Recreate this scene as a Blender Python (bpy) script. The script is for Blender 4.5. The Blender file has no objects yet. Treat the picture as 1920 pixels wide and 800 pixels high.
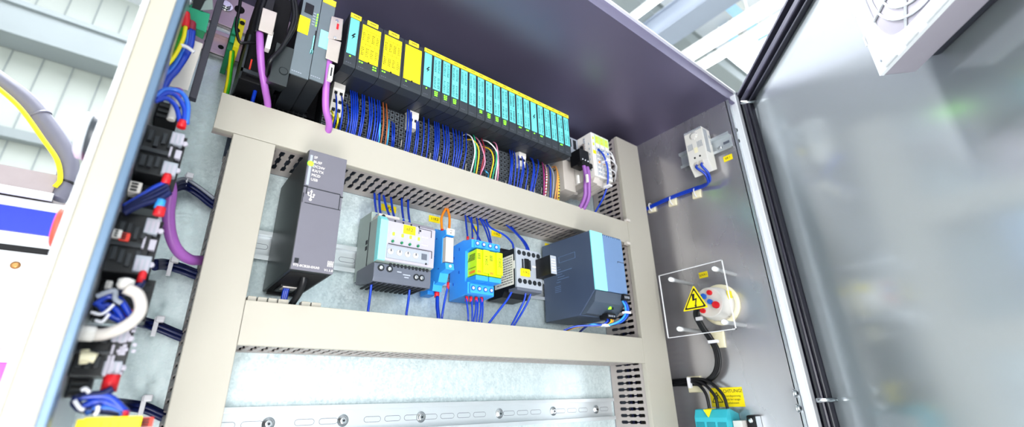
import bpy, bmesh, math, random
from mathutils import Vector, Matrix
random.seed(7)
SC = bpy.context.scene
COL = SC.collection
# ------------------------------------------------------------------ camera frame (real place measured in metres; x along the
# mounting plate, y into the cabinet, z up; origin on the plate)
F = Vector((0.58047551, 0.72062064, 0.37914916)); RT = Vector((0.78499680, -0.61897984, -0.02537722)); UP = Vector((-0.21639833, -0.31236172, 0.92498752))
CAM = Vector((-0.0339, -0.5925, 0.0)); FPX = 864.18
def at(px, py, ax, v):
    """world point on the plane ax = v that is seen at pixel (px, py) of the 1920 x 800 photograph"""
    d = F + RT*((px-960)/FPX) - UP*((py-400)/FPX)
    k = 'xyz'.index(ax)
    return CAM + d*((v-CAM[k])/d[k])
XW, ZT, YF = 0.775, 0.5386, -0.2665
# ------------------------------------------------------------------ materials
M = {}
def srgb(h):
    c = [int(h[i:i+2], 16)/255 for i in (0, 2, 4)]
    return [x/12.92 if x <= .04045 else ((x+.055)/1.055)**2.4 for x in c] + [1]
def mat(n, h, rough=.5, metal=0, var=.06, scale=60, bump=0, emit=0, stretch=None, spec=.5, rvar=0, alpha=None, trans=0, coat=0):
    m = bpy.data.materials.new(n); m.use_nodes = True
    nt = m.node_tree; b = nt.nodes['Principled BSDF']
    c = srgb(h); L = nt.links
    tc = nt.nodes.new('ShaderNodeTexCoord'); mp = nt.nodes.new('ShaderNodeMapping'); nz = nt.nodes.new('ShaderNodeTexNoise')
    L.new(tc.outputs['Object'], mp.inputs['Vector']); L.new(mp.outputs['Vector'], nz.inputs['Vector'])
    nz.inputs['Scale'].default_value = scale; nz.inputs['Detail'].default_value = 4
    if stretch: mp.inputs['Scale'].default_value = stretch
    cr = nt.nodes.new('ShaderNodeMix'); cr.data_type = 'RGBA'
    cr.inputs[6].default_value = [x*(1-var) for x in c[:3]]+[1]; cr.inputs[7].default_value = [min(1, x*(1+var)) for x in c[:3]]+[1]
    L.new(nz.outputs['Fac'], cr.inputs[0]); L.new(cr.outputs[2], b.inputs['Base Color'])
    b.inputs['Roughness'].default_value = rough; b.inputs['Metallic'].default_value = metal
    b.inputs['Specular IOR Level'].default_value = spec
    if rvar:
        mr = nt.nodes.new('ShaderNodeMapRange'); mr.inputs['To Min'].default_value = rough-rvar; mr.inputs['To Max'].default_value = rough+rvar
        L.new(nz.outputs['Fac'], mr.inputs['Value']); L.new(mr.outputs['Result'], b.inputs['Roughness'])
    if bump:
        bp = nt.nodes.new('ShaderNodeBump'); bp.inputs['Strength'].default_value = bump; bp.inputs['Distance'].default_value = .0004
        L.new(nz.outputs['Fac'], bp.inputs['Height']); L.new(bp.outputs['Normal'], b.inputs['Normal'])
    if emit:
        b.inputs['Emission Color'].default_value = c; b.inputs['Emission Strength'].default_value = emit
    if trans: b.inputs['Transmission Weight'].default_value = trans; b.inputs['IOR'].default_value = 1.25
    if coat: b.inputs['Coat Weight'].default_value = coat
    if alpha is not None: b.inputs['Alpha'].default_value = alpha
    M[n] = m; return m
mat('duct', 'ACA89E', .45, var=.03, scale=9)
mat('ductwall', 'A39C99', .55, var=.04)
mat('black', '17181C', .4); mat('blackmat', '101014', .7)
mat('plc', '34393F', .45, var=.08, scale=40); mat('plcside', '2A2E33', .4); mat('clampgrey', '5E646A', .5); mat('plc2', '667077', .4)
mat('slate', '6A6973', .45, var=.05, scale=30); mat('slateside', '2B3134', .35)
mat('psuside', '48546A', .35, var=.06, scale=15); mat('psuface', '6C86AB', .4, var=.03); mat('psulow', '4C5664', .4)
mat('cyan', '8FE0E4', .5, var=.02); mat('teal_label', '6FD3D6', .5, var=.02); mat('yellow', 'EEDC20', .5, var=.02); mat('yellowstrip', 'E8D53A', .5, var=.03)
mat('labelyellow', 'F6DF18', .5, var=.02); mat('ink', '20242A', .6); mat('inksoft', '3D6E72', .6); mat('inkyel', '5F5A14', .6); mat('whiteink', 'E6E2DC', .6)
mat('white', 'DCD9D4', .4, var=.02); mat('offwhite', 'C6C0BA', .45, var=.04); mat('cream', 'EDE6C8', .5, var=.03); mat('housing', 'A9A6B2', .4, var=.03); mat('hgrey', '9DA3AD', .4, var=.04)
mat('palegreen', '93A09C', .4, var=.03)
mat('lowgrey', '5F6470', .45)
mat('blue', '1440B4', .35, var=.1, coat=.3); mat('darkblue', '0C1A50', .4); mat('bluebright', '2F6DD0', .35, coat=.3); mat('skyblue', '3E9BE0', .35)
mat('relayblue', '3E9CF0', .4, var=.05, scale=30); mat('relaydark', '1C5FB8', .45)
mat('relayyellow', 'C8F020', .3, var=.03); mat('orange', 'F0922A', .4); mat('red', 'D62630', .4); mat('redsoft', 'E04A3A', .5)
mat('purple', 'A868B8', .38, var=.04); mat('purpledark', '8A5A9E', .4)
mat('green', '2FA27C', .45); mat('greendark', '1F7A50', .45); mat('pegreen', '3FAE2E', .4); mat('peyellow', 'E6DA22', .4)
mat('wirewhite', 'E8E8EC', .4); mat('wiregreen', '2FA880', .4); mat('wireyellow', 'E8C62A', .4); mat('wirepink', 'D08AA8', .4); mat('wirered', '9C2E44', .4); mat('wirebrown', 'A4603C', .4); mat('wiremagenta', 'A8357E', .4)
mat('wirecyan', '49A8D8', .4); mat('wireorange', 'E8A45A', .4); mat('wiregrey', '9AA0AC', .4)
mat('led', '7CFF2A', .4, emit=2.2); mat('leddim', '2E8A1E', .4, emit=.3)
mat('ledglow', '9BFF5A', .4, emit=.9)
mat('metalconn', 'C9BFB8', .35, .7, var=.08); mat('chrome', 'D8DADC', .2, 1); mat('zinc', 'C4CCD0', .3, 1, var=.08, scale=30)
mat('rail', 'D2D8DC', .32, .6, var=.06, scale=20); mat('railpurple', 'B4A6AA', .35, .8)
mat('brushed', 'C6C4C8', .27, .75, var=.08, scale=14, stretch=(1, 1, .25), rvar=.07)
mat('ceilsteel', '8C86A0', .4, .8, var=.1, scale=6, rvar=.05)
mat('doorsteel', 'B4BABE', .16, .5, var=.03, scale=3, rvar=.02)
mat('frame', 'D3D7DC', .3, .8, var=.05, scale=12); mat('framewhite', 'EEF0F4', .3, .3, var=.02); mat('stripface', 'A09C90', .4, .1, var=.03, scale=8); mat('stripblue', '5E7288', .35, .5)
mat('rubber', '2A2A34', .35, var=.1); mat('gasket', '3A3846', .3)
mat('teal', '3BAFBE', .4, var=.05); mat('tealdark', '228A98', .4)
mat('fanwhite', 'DCDFE2', .4, var=.02); mat('fanside', '9A96A0', .5, var=.03); mat('fanmesh', 'A4A8A8', .9, var=.15, scale=200)
mat('hallback', 'C4C9C2', .7, var=.03, scale=2); mat('hallwhite', 'E6E9E4', .7, var=.03, scale=2); mat('hallgrey', 'A0A7A8', .7, var=.05, scale=2); mat('hallbeam', 'A6AFBE', .6, var=.05, scale=2); mat('hallceil', 'EDF0F4', .7, var=.02, scale=2); mat('hallblue', 'A8CFEA', .5, emit=.35)
mat('hallpurple', 'A7A3BC', .6)
mat('lamp', 'FFFFFF', .5, emit=5); mat('roof_glow', 'F2F6FF', .5, emit=4.2)
mat('floorgrey', 'A8A8A6', .6, var=.05, scale=2)
mat('machine', 'D8DADC', .4, var=.02); mat('machinegrey', '9C9294', .5); mat('machineblue', '2C3FE8', .4, var=.05); mat('machinepink', 'F04FB4', .4, var=.03)
mat('conduit', '6E6E7C', .4, var=.06); mat('conduityellow', 'F4E41C', .4); mat('knobwhite', 'B4BABF', .35, .1); mat('knobdark', '34393F', .35); mat('rosegold', 'B98B5A', .3, .8)
mat('zipwhite', 'E0E0E6', .4); mat('clear', '30363A', .05, var=0, alpha=.05)
mat('rodwhite', 'F2F4F6', .15, var=.01); mat('beigebox', 'DCD6CE', .45, var=.03)
# galvanised plate: spangle pattern
def galv():
    m = bpy.data.materials.new('galvanised'); m.use_nodes = True; nt = m.node_tree; b = nt.nodes['Principled BSDF']; L = nt.links
    tc = nt.nodes.new('ShaderNodeTexCoord'); v = nt.nodes.new('ShaderNodeTexVoronoi'); v.inputs['Scale'].default_value = 420
    n = nt.nodes.new('ShaderNodeTexNoise'); n.inputs['Scale'].default_value = 160; n.inputs['Detail'].default_value = 8
    mp = nt.nodes.new('ShaderNodeMapping'); mp.inputs['Scale'].default_value = (1, 1, .45)
    L.new(tc.outputs['Object'], mp.inputs['Vector']); L.new(mp.outputs['Vector'], n.inputs['Vector']); L.new(tc.outputs['Object'], v.inputs['Vector'])
    mx = nt.nodes.new('ShaderNodeMix'); mx.data_type = 'RGBA'; mx.inputs[6].default_value = srgb('B4C4C8'); mx.inputs[7].default_value = srgb('E6F2F4')
    ad = nt.nodes.new('ShaderNodeMath'); ad.operation = 'MULTIPLY_ADD'; ad.inputs[1].default_value = .35
    sp = nt.nodes.new('ShaderNodeSeparateColor'); L.new(v.outputs['Color'], sp.inputs[0]); L.new(sp.outputs[0], ad.inputs[0])
    m2 = nt.nodes.new('ShaderNodeMath'); m2.operation = 'MULTIPLY'; m2.inputs[1].default_value = .75; L.new(n.outputs['Fac'], m2.inputs[0]); L.new(m2.outputs[0], ad.inputs[2])
    L.new(ad.outputs[0], mx.inputs[0]); L.new(mx.outputs[2], b.inputs['Base Color'])
    b.inputs['Metallic'].default_value = .45
    mr = nt.nodes.new('ShaderNodeMapRange'); mr.inputs['To Min'].default_value = .3; mr.inputs['To Max'].default_value = .48; L.new(sp.outputs[0], mr.inputs['Value']); L.new(mr.outputs[0], b.inputs['Roughness'])
    M['galv'] = m
galv()
# striped wires: bands along the wire, driven by object coordinates
def stripe(n, h1, h2, scale, ax='Z'):
    m = mat(n, h1, .4); nt = m.node_tree; b = nt.nodes['Principled BSDF']; L = nt.links
    w = nt.nodes.new('ShaderNodeTexWave'); w.bands_direction = ax; w.inputs['Scale'].default_value = scale
    tc = nt.nodes.new('ShaderNodeTexCoord'); L.new(tc.outputs['Object'], w.inputs['Vector'])
    g = nt.nodes.new('ShaderNodeMath'); g.operation = 'GREATER_THAN'; g.inputs[1].default_value = .5; L.new(w.outputs['Fac'], g.inputs[0])
    mx = nt.nodes.new('ShaderNodeMix'); mx.data_type = 'RGBA'; mx.inputs[6].default_value = srgb(h1); mx.inputs[7].default_value = srgb(h2)
    L.new(g.outputs[0], mx.inputs[0]); L.new(mx.outputs[2], b.inputs['Base Color'])
stripe('whitered', 'EFE6E6', 'C04A50', 60); stripe('yellowblack', 'E8D22A', '22221C', 60)
# ------------------------------------------------------------------ mesh builder
WORLD = {}; FERR = []
class MB:
    def __init__(s): s.b = bmesh.new(); s.mi = 0; s.T = None
    def _tag(s, faces, smooth=False):
        for f in faces: f.material_index = s.mi; f.smooth = smooth
    def hexa(s, P, bev=0):
        """P: 8 corner points, bottom ring 0-3 then top ring 4-7"""
        b2 = bmesh.new(); v = [b2.verts.new(p) for p in P]
        for q in ((3, 2, 1, 0), (4, 5, 6, 7), (0, 1, 5, 4), (1, 2, 6, 5), (2, 3, 7, 6), (3, 0, 4, 7)): b2.faces.new([v[i] for i in q])
        s._join(b2, bev); return s
    def _join(s, b2, bev=0, smooth=False):
        if bev: bmesh.ops.bevel(b2, geom=list(b2.edges), offset=bev, segments=2, affect='EDGES', profile=.6)
        bmesh.ops.recalc_face_normals(b2, faces=list(b2.faces))
        mp = {}
        for v in b2.verts: mp[v] = s.b.verts.new(s.T @ v.co if s.T else v.co)
        for f in b2.faces:
            try:
                g = s.b.faces.new([mp[v] for v in f.verts]); g.material_index = s.mi; g.smooth = smooth
            except ValueError: pass
        b2.free()
    def box(s, x0, x1, y0, y1, z0, z1, bev=0):
        x0, x1 = sorted((x0, x1)); y0, y1 = sorted((y0, y1)); z0, z1 = sorted((z0, z1))
        return s.hexa([(x0, y0, z0), (x1, y0, z0), (x1, y1, z0), (x0, y1, z0), (x0, y0, z1), (x1, y0, z1), (x1, y1, z1), (x0, y1, z1)], bev)
    def prism(s, pts, ax, a, b, bev=0):
        """pts: polygon of the two other axes in order (x,y)/(x,z)/(y,z)"""
        def P(p, c): return {'x': (c, p[0], p[1]), 'y': (p[0], c, p[1]), 'z': (p[0], p[1], c)}[ax]
        b2 = bmesh.new(); A = [b2.verts.new(P(p, a)) for p in pts]; B = [b2.verts.new(P(p, b)) for p in pts]; n = len(pts)
        b2.faces.new(A); b2.faces.new(B[::-1])
        for i in range(n): b2.faces.new((A[i], B[i], B[(i+1) % n], A[(i+1) % n]))
        s._join(b2, bev); return s
    def cyl(s, p0, p1, r, n=16, r2=None, cap=True):
        p0, p1 = Vector(p0), Vector(p1); r2 = r if r2 is None else r2
        d = (p1-p0).normalized(); u = d.orthogonal().normalized(); w = d.cross(u)
        b2 = bmesh.new(); A = []; B = []
        for i in range(n):
            a = 2*math.pi*i/n; o = u*math.cos(a)+w*math.sin(a); A.append(b2.verts.new(p0+o*r)); B.append(b2.verts.new(p1+o*r2))
        if cap: b2.faces.new(A[::-1]); b2.faces.new(B)
        for i in range(n): b2.faces.new((A[i], A[(i+1) % n], B[(i+1) % n], B[i]))
        bmesh.ops.recalc_face_normals(b2, faces=list(b2.faces))
        mp = {v: s.b.verts.new(s.T @ v.co if s.T else v.co) for v in b2.verts}
        for f in b2.faces:
            g = s.b.faces.new([mp[v] for v in f.verts]); g.material_index = s.mi; g.smooth = len(f.verts) == 4
        b2.free(); return s
    def lathe(s, p0, d, prof, n=32):
        """prof: list of (distance along d, radius)"""
        p0, d = Vector(p0), Vector(d).normalized(); u = d.orthogonal().normalized(); w = d.cross(u)
        rings = []
        for (t, r) in prof:
            rings.append([s.b.verts.new((lambda q: s.T @ q if s.T else q)(p0+d*t+(u*math.cos(2*math.pi*i/n)+w*math.sin(2*math.pi*i/n))*max(r, 1e-5))) for i in range(n)])
        for A, B in zip(rings, rings[1:]):
            for i in range(n):
                g = s.b.faces.new((A[i], A[(i+1) % n], B[(i+1) % n], B[i])); g.material_index = s.mi; g.smooth = True
        for R_ in (rings[0], rings[-1][::-1]):
            g = s.b.faces.new(R_); g.material_index = s.mi
        return s
    def tube(s, pts, r, n=8, sub=6, taper=None):
        P = [Vector(p) for p in pts]
        if len(P) > 2 and sub > 1:
            Q = [P[0]*2-P[1]] + P + [P[-1]*2-P[-2]]; out = []
            for i in range(1, len(Q)-2):
                for k in range(sub):
                    t = k/sub; a, b, c, d = Q[i-1:i+3]
                    out.append(.5*((2*b)+(c-a)*t+(2*a-5*b+4*c-d)*t*t+(3*b-a-3*c+d)*t**3))
            out.append(P[-1]); P = out
        rings = []; u = None
        for i, p in enumerate(P):
            d = (P[min(i+1, len(P)-1)]-P[max(i-1, 0)]).normalized()
            u = d.orthogonal().normalized() if u is None else (u-d*u.dot(d)).normalized()
            w = d.cross(u)
            rings.append([s.b.verts.new((lambda q: s.T @ q if s.T else q)(p+(u*math.cos(2*math.pi*k/n)+w*math.sin(2*math.pi*k/n))*r)) for k in range(n)])
        for A, B in zip(rings, rings[1:]):
            for k in range(n):
                g = s.b.faces.new((A[k], A[(k+1) % n], B[(k+1) % n], B[k])); g.material_index = s.mi; g.smooth = True
        g = s.b.faces.new(rings[0][::-1]); g.material_index = s.mi; g = s.b.faces.new(rings[-1]); g.material_index = s.mi
        return s
    def quadplate(s, P, nrm, t):
        """thin plate: 4 points pushed by t along nrm"""
        nrm = Vector(nrm).normalized()*t; P = [Vector(p) for p in P]
        return s.hexa([*P, *[p+nrm for p in P]])
    def split(s, name, m, parent):
        """one object for each separate piece"""
        left = set(s.b.verts); out = []
        while left:
            st = [left.pop()]; isl = set(st)
            while st:
                for e in st.pop().link_edges:
                    for q in e.verts:
                        if q in left: left.discard(q); isl.add(q); st.append(q)
            out.append(isl)
        out.sort(key=lambda i: min((v.co.x, v.co.z) for v in i))
        res = []
        for isl in out:
            q = MB(); mp = {v: q.b.verts.new(v.co) for v in isl}
            for f in {f for v in isl for f in v.link_faces}:
                g = q.b.faces.new([mp[v] for v in f.verts]); g.smooth = f.smooth; g.material_index = f.material_index
            res.append(q.build(name, m, parent))
        s.b.free(); return res
    def build(s, name, m, parent=None):
        me = bpy.data.meshes.new(name)
        if s.b.verts:
            xs = [v.co for v in s.b.verts]; o = Vector([(min(v[i] for v in xs)+max(v[i] for v in xs))/2 for i in range(3)])
            if parent is None: o.z = min(v.z for v in xs)
        else: o = Vector()
        for v in s.b.verts: v.co -= o
        bmesh.ops.recalc_face_normals(s.b, faces=list(s.b.faces))
        s.b.to_mesh(me); s.b.free()
        for k in (m if isinstance(m, (list, tuple)) else [m]): me.materials.append(M[k])
        ob = bpy.data.objects.new(name, me); COL.objects.link(ob); WORLD[ob.name] = o
        if parent is not None: ob.parent = parent; ob.location = o-WORLD[parent.name]
        else: ob.location = o
        return ob
def tag(o, label=None, cat=None, group=None, kind=None):
    if label: o['label'] = label
    if cat: o['category'] = cat
    if group: o['group'] = group
    if kind: o['kind'] = kind
    return o
def thing(name, label, cat, loc, group=None):
    o = bpy.data.objects.new(name, None); COL.objects.link(o); o.location = loc; o.empty_display_size = .01
    WORLD[o.name] = Vector(loc); return tag(o, label, cat, group)
def frame(right, up, loc):
    right, up = Vector(right).normalized(), Vector(up).normalized(); n = right.cross(up)
    m = Matrix((right, up, n)).transposed().to_4x4(); m.translation = Vector(loc); return m
def lettering(text, size, loc, right, up, m, parent, name='lettering', depth=.00005, align='CENTER', sx=1.0):
    c = bpy.data.curves.new('t', 'FONT'); c.body = text; c.size = size; c.extrude = depth; c.align_x = align; c.align_y = 'CENTER'; c.resolution_u = 2
    to = bpy.data.objects.new('t', c); COL.objects.link(to)
    dg = bpy.context.evaluated_depsgraph_get(); me = bpy.data.meshes.new_from_object(to.evaluated_get(dg))
    bpy.data.objects.remove(to); bpy.data.curves.remove(c)
    T = frame(right, up, loc)
    for v in me.vertices: v.co.x *= sx; v.co = (T @ v.co)-Vector(loc)
    me.materials.clear(); me.materials.append(M[m]); me.name = name
    o = bpy.data.objects.new(name, me); COL.objects.link(o); WORLD[o.name] = Vector(loc)
    if parent is not None: o.parent = parent; o.location = Vector(loc)-WORLD[parent.name]
    else: o.location = loc
    return o
ORD = ['first', 'second', 'third', 'fourth', 'fifth', 'sixth', 'seventh', 'eighth', 'ninth', 'tenth', 'eleventh', 'twelfth', 'thirteenth', 'fourteenth', 'fifteenth', 'sixteenth', 'seventeenth', 'eighteenth', 'nineteenth', 'twentieth', 'twenty-first', 'twenty-second', 'twenty-third']
X, Y, Z = Vector((1, 0, 0)), Vector((0, 1, 0)), Vector((0, 0, 1))
# ================================================================== THE HALL
def struct(name, mb, m): o = mb.build(name, m); return tag(o, kind='structure')
FZ = -1.3
struct('floor', MB().box(-5, 10, -6, 8.3, FZ-.1, FZ), 'floorgrey')
w = MB(); w.box(-5, 10, 8.0, 8.2, FZ, 6.6)
for k in range(60): w.box(-5, 10, 7.985, 8.0, FZ+k*.13, FZ+k*.13+.008) if False else None
struct('wall_back', w, 'hallback')
w = MB()
for k in range(46): w.box(-5+k*.33, -5+k*.33+.012, 7.985, 8, FZ, 6.4)
struct('trim_1', w, 'hallgrey')                                                       # cladding joints
w = MB(); w.box(-5, 10, 7.6, 7.98, 5.0, 5.42); struct('trim_2', w, 'hallgrey')
w = MB(); w.box(-5, 10, 7.55, 7.98, 5.42, 5.5); w.box(-5, 10, 7.55, 7.98, 4.93, 5.0); struct('trim_3', w, 'hallgrey')
w = MB(); w.box(-5, 10, 7.85, 7.98, 3.52, 3.66); struct('trim_4', w, 'hallgrey')
w = MB(); w.box(-5, 10, 7.9, 7.98, 1.9, 2.05); struct('trim_5', w, 'hallwhite')
w = MB()
w.box(-5, 10, -6, 8.2, 6.5, 6.6); struct('ceiling', w, 'hallceil')
struct('wall_right', MB().box(9.9, 10, -6, 8.2, FZ, 6.6), 'hallwhite')
struct('wall_left', MB().box(-5.1, -5, -6, 8.2, FZ, 6.6), 'hallwhite')
struct('wall_front', MB().box(-5, 10, -6.1, -6, FZ, 6.6), 'hallwhite')
# glowing panels added to light the hall; ribs and roof beams
for i, (x0, x1, y0, y1) in enumerate([(4.4, 6.2, 2.9, 5.2), (-3, 3, -3.5, 1.5), (-3.5, 3.6, 3.2, 6.8), (8.2, 9.3, -3, 6)]):
    struct('window_%d' % (i+1), MB().box(x0, x1, y0, y1, 6.44, 6.5), 'roof_glow')
def beam(x0, x1, y0, y1, z0, z1, m, label):
    mb = MB().box(x0, x1, y0, y1, z0, z1); t = .02
    if (x1-x0) < (y1-y0): mb.box(x0-.05, x1+.05, y0, y1, z0-t, z0); mb.box(x0-.05, x1+.05, y0, y1, z1, z1+t)
    else: mb.box(x0, x1, y0-.05, y1+.05, z0-t, z0); mb.box(x0, x1, y0-.05, y1+.05, z1, z1+t)
    return tag(mb.build('roof_beam', m), label, 'beam', 'roof beams of the hall')
a = at(1205, 0, 'z', 5.6); b = at(1262, 62, 'z', 5.6)
beam(-4.9, 9.8, a.y+.1, a.y+.5, 5.6, 5.95, 'hallgrey', 'grey roof beam running along the left of the roof gap')
c = at(1340, 20, 'z', 5.2)
beam(c.x-.25, c.x+.05, -5.9, 7.5, 5.2, 5.55, 'hallbeam', 'wide blue-grey roof beam crossing the roof gap above the cabinet')
# fluorescent lines running into depth, hung on wires
def tube_light(px, py, z, label, half=.04):
    p = at(px, py, 'z', z); t = thing('strip_light', label, 'light', (p.x, 0, z), 'hanging strip lights of the hall')
    MB().box(p.x-half, p.x+half, -1.5, 5.5, z-.03, z+.03).build('diffuser', 'lamp', t)
    MB().box(p.x-half-.02, p.x+half+.02, -1.5, 5.5, z+.03, z+.07).build('housing', 'hallwhite', t)
    mb = MB()
    for y in (-.5, .9, 2.6, 4.2): mb.cyl((p.x, y, z+.07), (p.x, y, 6.5), .012, 6)
    mb.build('suspension_wire', 'hallwhite', t)
tube_light(1380, 52, 4.2, 'long white strip light nearest the wide beam', .07)
tube_light(1350, 105, 4.6, 'long white strip light farther right by the cabinet door', .05)
tube_light(1180, 40, 5.2, 'white strip light seen just over the cabinet roof edge', .03)
for (px, py, s, tt) in [(1300, 90, .22, 'first'), (1375, 72, .2, 'second'), (1345, 140, .34, 'third'), (1385, 28, .2, 'fourth'), (1420, 60, .2, 'fifth')]:
    p = at(px, py, 'z', 6.3)
    t = thing('roof_dome', 'small pale blue roof window panel, %s of those seen above the corner' % tt, 'roof window', (p.x, p.y, 6.3), 'blue roof panels')
    MB().box(p.x-s*1.4, p.x+s*1.4, p.y-s*.45, p.y+s*.45, 6.3, 6.34).build('pane', 'hallblue', t); MB().box(p.x-s*1.5, p.x+s*1.5, p.y-s*.55, p.y-s*.46, 6.3, 6.5).box(p.x-s*1.5, p.x+s*1.5, p.y+s*.46, p.y+s*.55, 6.3, 6.5).build('frame', 'hallwhite', t)
# ================================================================== MACHINE BEHIND, LEFT
YM = .6
t = thing('machine', 'white machine housing with blue stripe and pink panel behind the cabinet', 'machine', (-.75, 1.1, FZ))
MB().box(-1.4, -.19, YM+.02, 1.5, FZ, .285, .004).build('housing', 'machine', t)
MB().box(-1.4, -.2, YM+.02, 1.45, .293, .388, .003).build('upper_band', 'machine', t)
MB().box(-1.4, -.203, YM+.012, YM+.025, .320, .366).build('blue_stripe', 'machineblue', t)
MB().box(-1.4, -.19, YM, YM+.02, FZ, .086, .002).build('front_door', 'machinepink', t)
MB().box(-1.4, -.19, YM+.01, YM+.03, .285, .2925).build('joint_strip', 'blackmat', t)
MB().box(-1.4, -.225, YM, 1.3, .395, .44, .002).build('cover_lid', 'machinegrey', t)
MB().box(-1.4, -.222, YM-.003, YM+.004, .385, .4).build('lid_lip', 'machine', t)
MB().box(-1.35, -.26, YM+.1, 1.25, .37, .395).build('lid_spacer', 'machine', t)
p = at(29, 497, 'y', YM+.02); MB().lathe((p.x, YM+.021, p.z), -Y, [(0, .006), (.002, .007), (.004, .0035)], 20).build('rosette', 'rosegold', t)
pts = [at(x, y, 'y', .62) for x, y in ((-60, 110), (0, 152), (50, 190), (92, 240), (123, 290), (128, 325), (114, 358), (104, 372))]
t = thing('cable_conduit', 'grey flexible conduit with a yellow wire curving down beside the machine', 'conduit', pts[-1])
MB().tube(pts, .0172, 14).build('conduit', 'conduit', t)
MB().tube([at(x, y, 'y', .595) for x, y in ((-60, 122), (0, 168), (40, 205), (80, 260), (107, 300), (113, 335), (103, 350))], .0042, 8).build('yellow_wire', 'conduityellow', t)
for (x, y, x2, y2) in ((58, 222, 92, 212), (108, 340, 140, 347)):
    mb = MB(); a = at((x+x2)/2, (y+y2)/2, 'y', .62); mb.T = None
    d = Vector((.6, 0, -.75)).normalized() if y < 300 else Vector((-.15, 0, -1)).normalized()
    mb.lathe(a-d*.002, d, [(0, .0172), (0, .019), (.004, .019), (.004, .0172)], 18).build('cable_tie', 'black' if y > 300 else 'conduit', t)
# ================================================================== CABINET
cab = thing('control_cabinet', 'open stainless steel control cabinet around all the electrical parts', 'cabinet', (.37, -.1, FZ))
XS = -.062
MB().box(-.081, XW+.045, .03, .034, FZ, ZT+.04).build('rear_panel', 'brushed', cab)
mb = MB(); mb.box(XW, XW+.003, YF, .03, FZ, ZT+.003); o = mb.build('side_panel', 'brushed', cab); o['label'] = 'right side panel of brushed steel'
mb = MB(); mb.box(-.0645, XS, YF, .03, FZ, ZT); o = mb.build('side_panel', 'frame', cab); o['label'] = 'left side panel carrying the contact blocks'
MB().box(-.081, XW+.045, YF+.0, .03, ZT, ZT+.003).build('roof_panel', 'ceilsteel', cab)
fl = MB()
# right flange: flat face, groove, bright outer lip
fl.box(XW, XW+.024, YF-.0015, YF, FZ, ZT); fl.box(XW+.0, XW+.0035, YF-.006, YF, FZ, ZT)
o = fl.build('front_flange', 'frame', cab)
MB().box(XW+.024, XW+.038, YF-.012, YF+.004, FZ, ZT+.02, .001).build('rain_gutter', 'framewhite', cab)
MB().box(XW+.038, XW+.045, YF, .03, FZ, ZT+.04).build('outer_skin', 'frame', cab)
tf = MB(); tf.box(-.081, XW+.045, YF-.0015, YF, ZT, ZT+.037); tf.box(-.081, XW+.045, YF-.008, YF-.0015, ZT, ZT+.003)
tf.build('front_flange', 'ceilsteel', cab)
MB().box(-.081, XW+.045, YF-.006, YF+.002, ZT+.037, ZT+.04).build('rain_gutter', 'framewhite', cab)
MB().box(-.081, XW+.045, YF, .03, ZT+.037, ZT+.04).build('outer_skin', 'frame', cab)
# left edge strip
MB().box(-.0755, -.0625, YF-.002, YF, FZ, ZT, .0006).build('front_flange', 'stripface', cab)
MB().box(-.0625, -.058, YF-.003, YF+.012, FZ, ZT, .001).build('inner_lip', 'stripblue', cab)
MB().box(-.0785, -.0755, YF-.004, YF+.02, FZ, ZT, .001).build('outer_lip', 'framewhite', cab)
MB().box(-.0785, -.0755, YF+.02, .03, FZ, ZT).build('outer_skin', 'frame', cab)
# mounting plate
plate = MB().box(-.075, .705, 0, .003, -.9, .515, .0005); plate.box(-.075, .705, .003, .029, -.9, -.897); plate.box(-.06, .69, .003, .029, .5, .503)
tag(plate.build('mounting_plate', 'galv'), 'galvanised steel mounting plate at the back of the cabinet', 'plate')
# ------------------------------------------------------------------ door
H = Vector((.83, -.286, 0)); DD = Vector((-.716, -.698, 0)); DN = Vector((-.698, .716, 0))
DT = Matrix((DD, DN, Z)).transposed().to_4x4(); DT.translation = H        # local: s along door, n towards the inside, z up
def dmb(): m = MB(); m.T = DT; return m
door = dmb().box(-.012, .86, -.022, -.0, FZ+.06, .575).build('door', 'doorsteel', cab)
door['label'] = 'cabinet door with a mirror-like steel inside'
g = dmb(); g.box(.0, .014, 0, .012, FZ+.1, .553, .003); g.box(.0, .84, 0, .012, .542, .556, .003); g.build('gasket', 'gasket', door)
g = dmb(); g.box(.018, .024, 0, .009, FZ+.1, .535, .002); g.box(.018, .83, 0, .009, .53, .535, .002); g.build('gasket', 'rubber', door)
g = dmb(); g.box(-.014, -.008, -.022, .014, FZ+.06, .58, .001); g.box(-.014, .86, -.022, .014, .566, .572, .001); g.build('door_edge', 'gasket', door)
for z in (.5255, -.0085):
    dmb().cyl((.035, 0, z), (.035, .028, z), .0032, 12).build('stud', 'chrome', door)
# fan filter on the door
fan = thing('filter_fan', 'white square filter fan fixed to the inside of the door', 'fan', tuple(DT @ Vector((.53, 0, .297))))
s0, s1, z0, z1, n0, n1 = .402, .552, .300, .450, .018, .052
mb = dmb(); mb.box(s0, s1, n0, n1-.004, z0, z1, .002)
mb.mi = 0
for k in range(5): mb.box(s0-.0015, s0+.0, n0+.003, n1-.004, z0+.004+k*.006, z0+.0065+k*.006)
for k in range(4): mb.box(s0+.002, s0+.07, n0+.006+.006*k, n0+.008+.006*k, z0-.001, z0+.001) if False else None
mb.build('housing', 'fanside', fan)
dmb().box(s0+.012, s1-.012, 0, n0, z0+.008, z1-.008, .004).build('gap_shade', 'rubber', fan)  # dark block stands in for the shaded gap behind the housing
ring = dmb()
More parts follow.
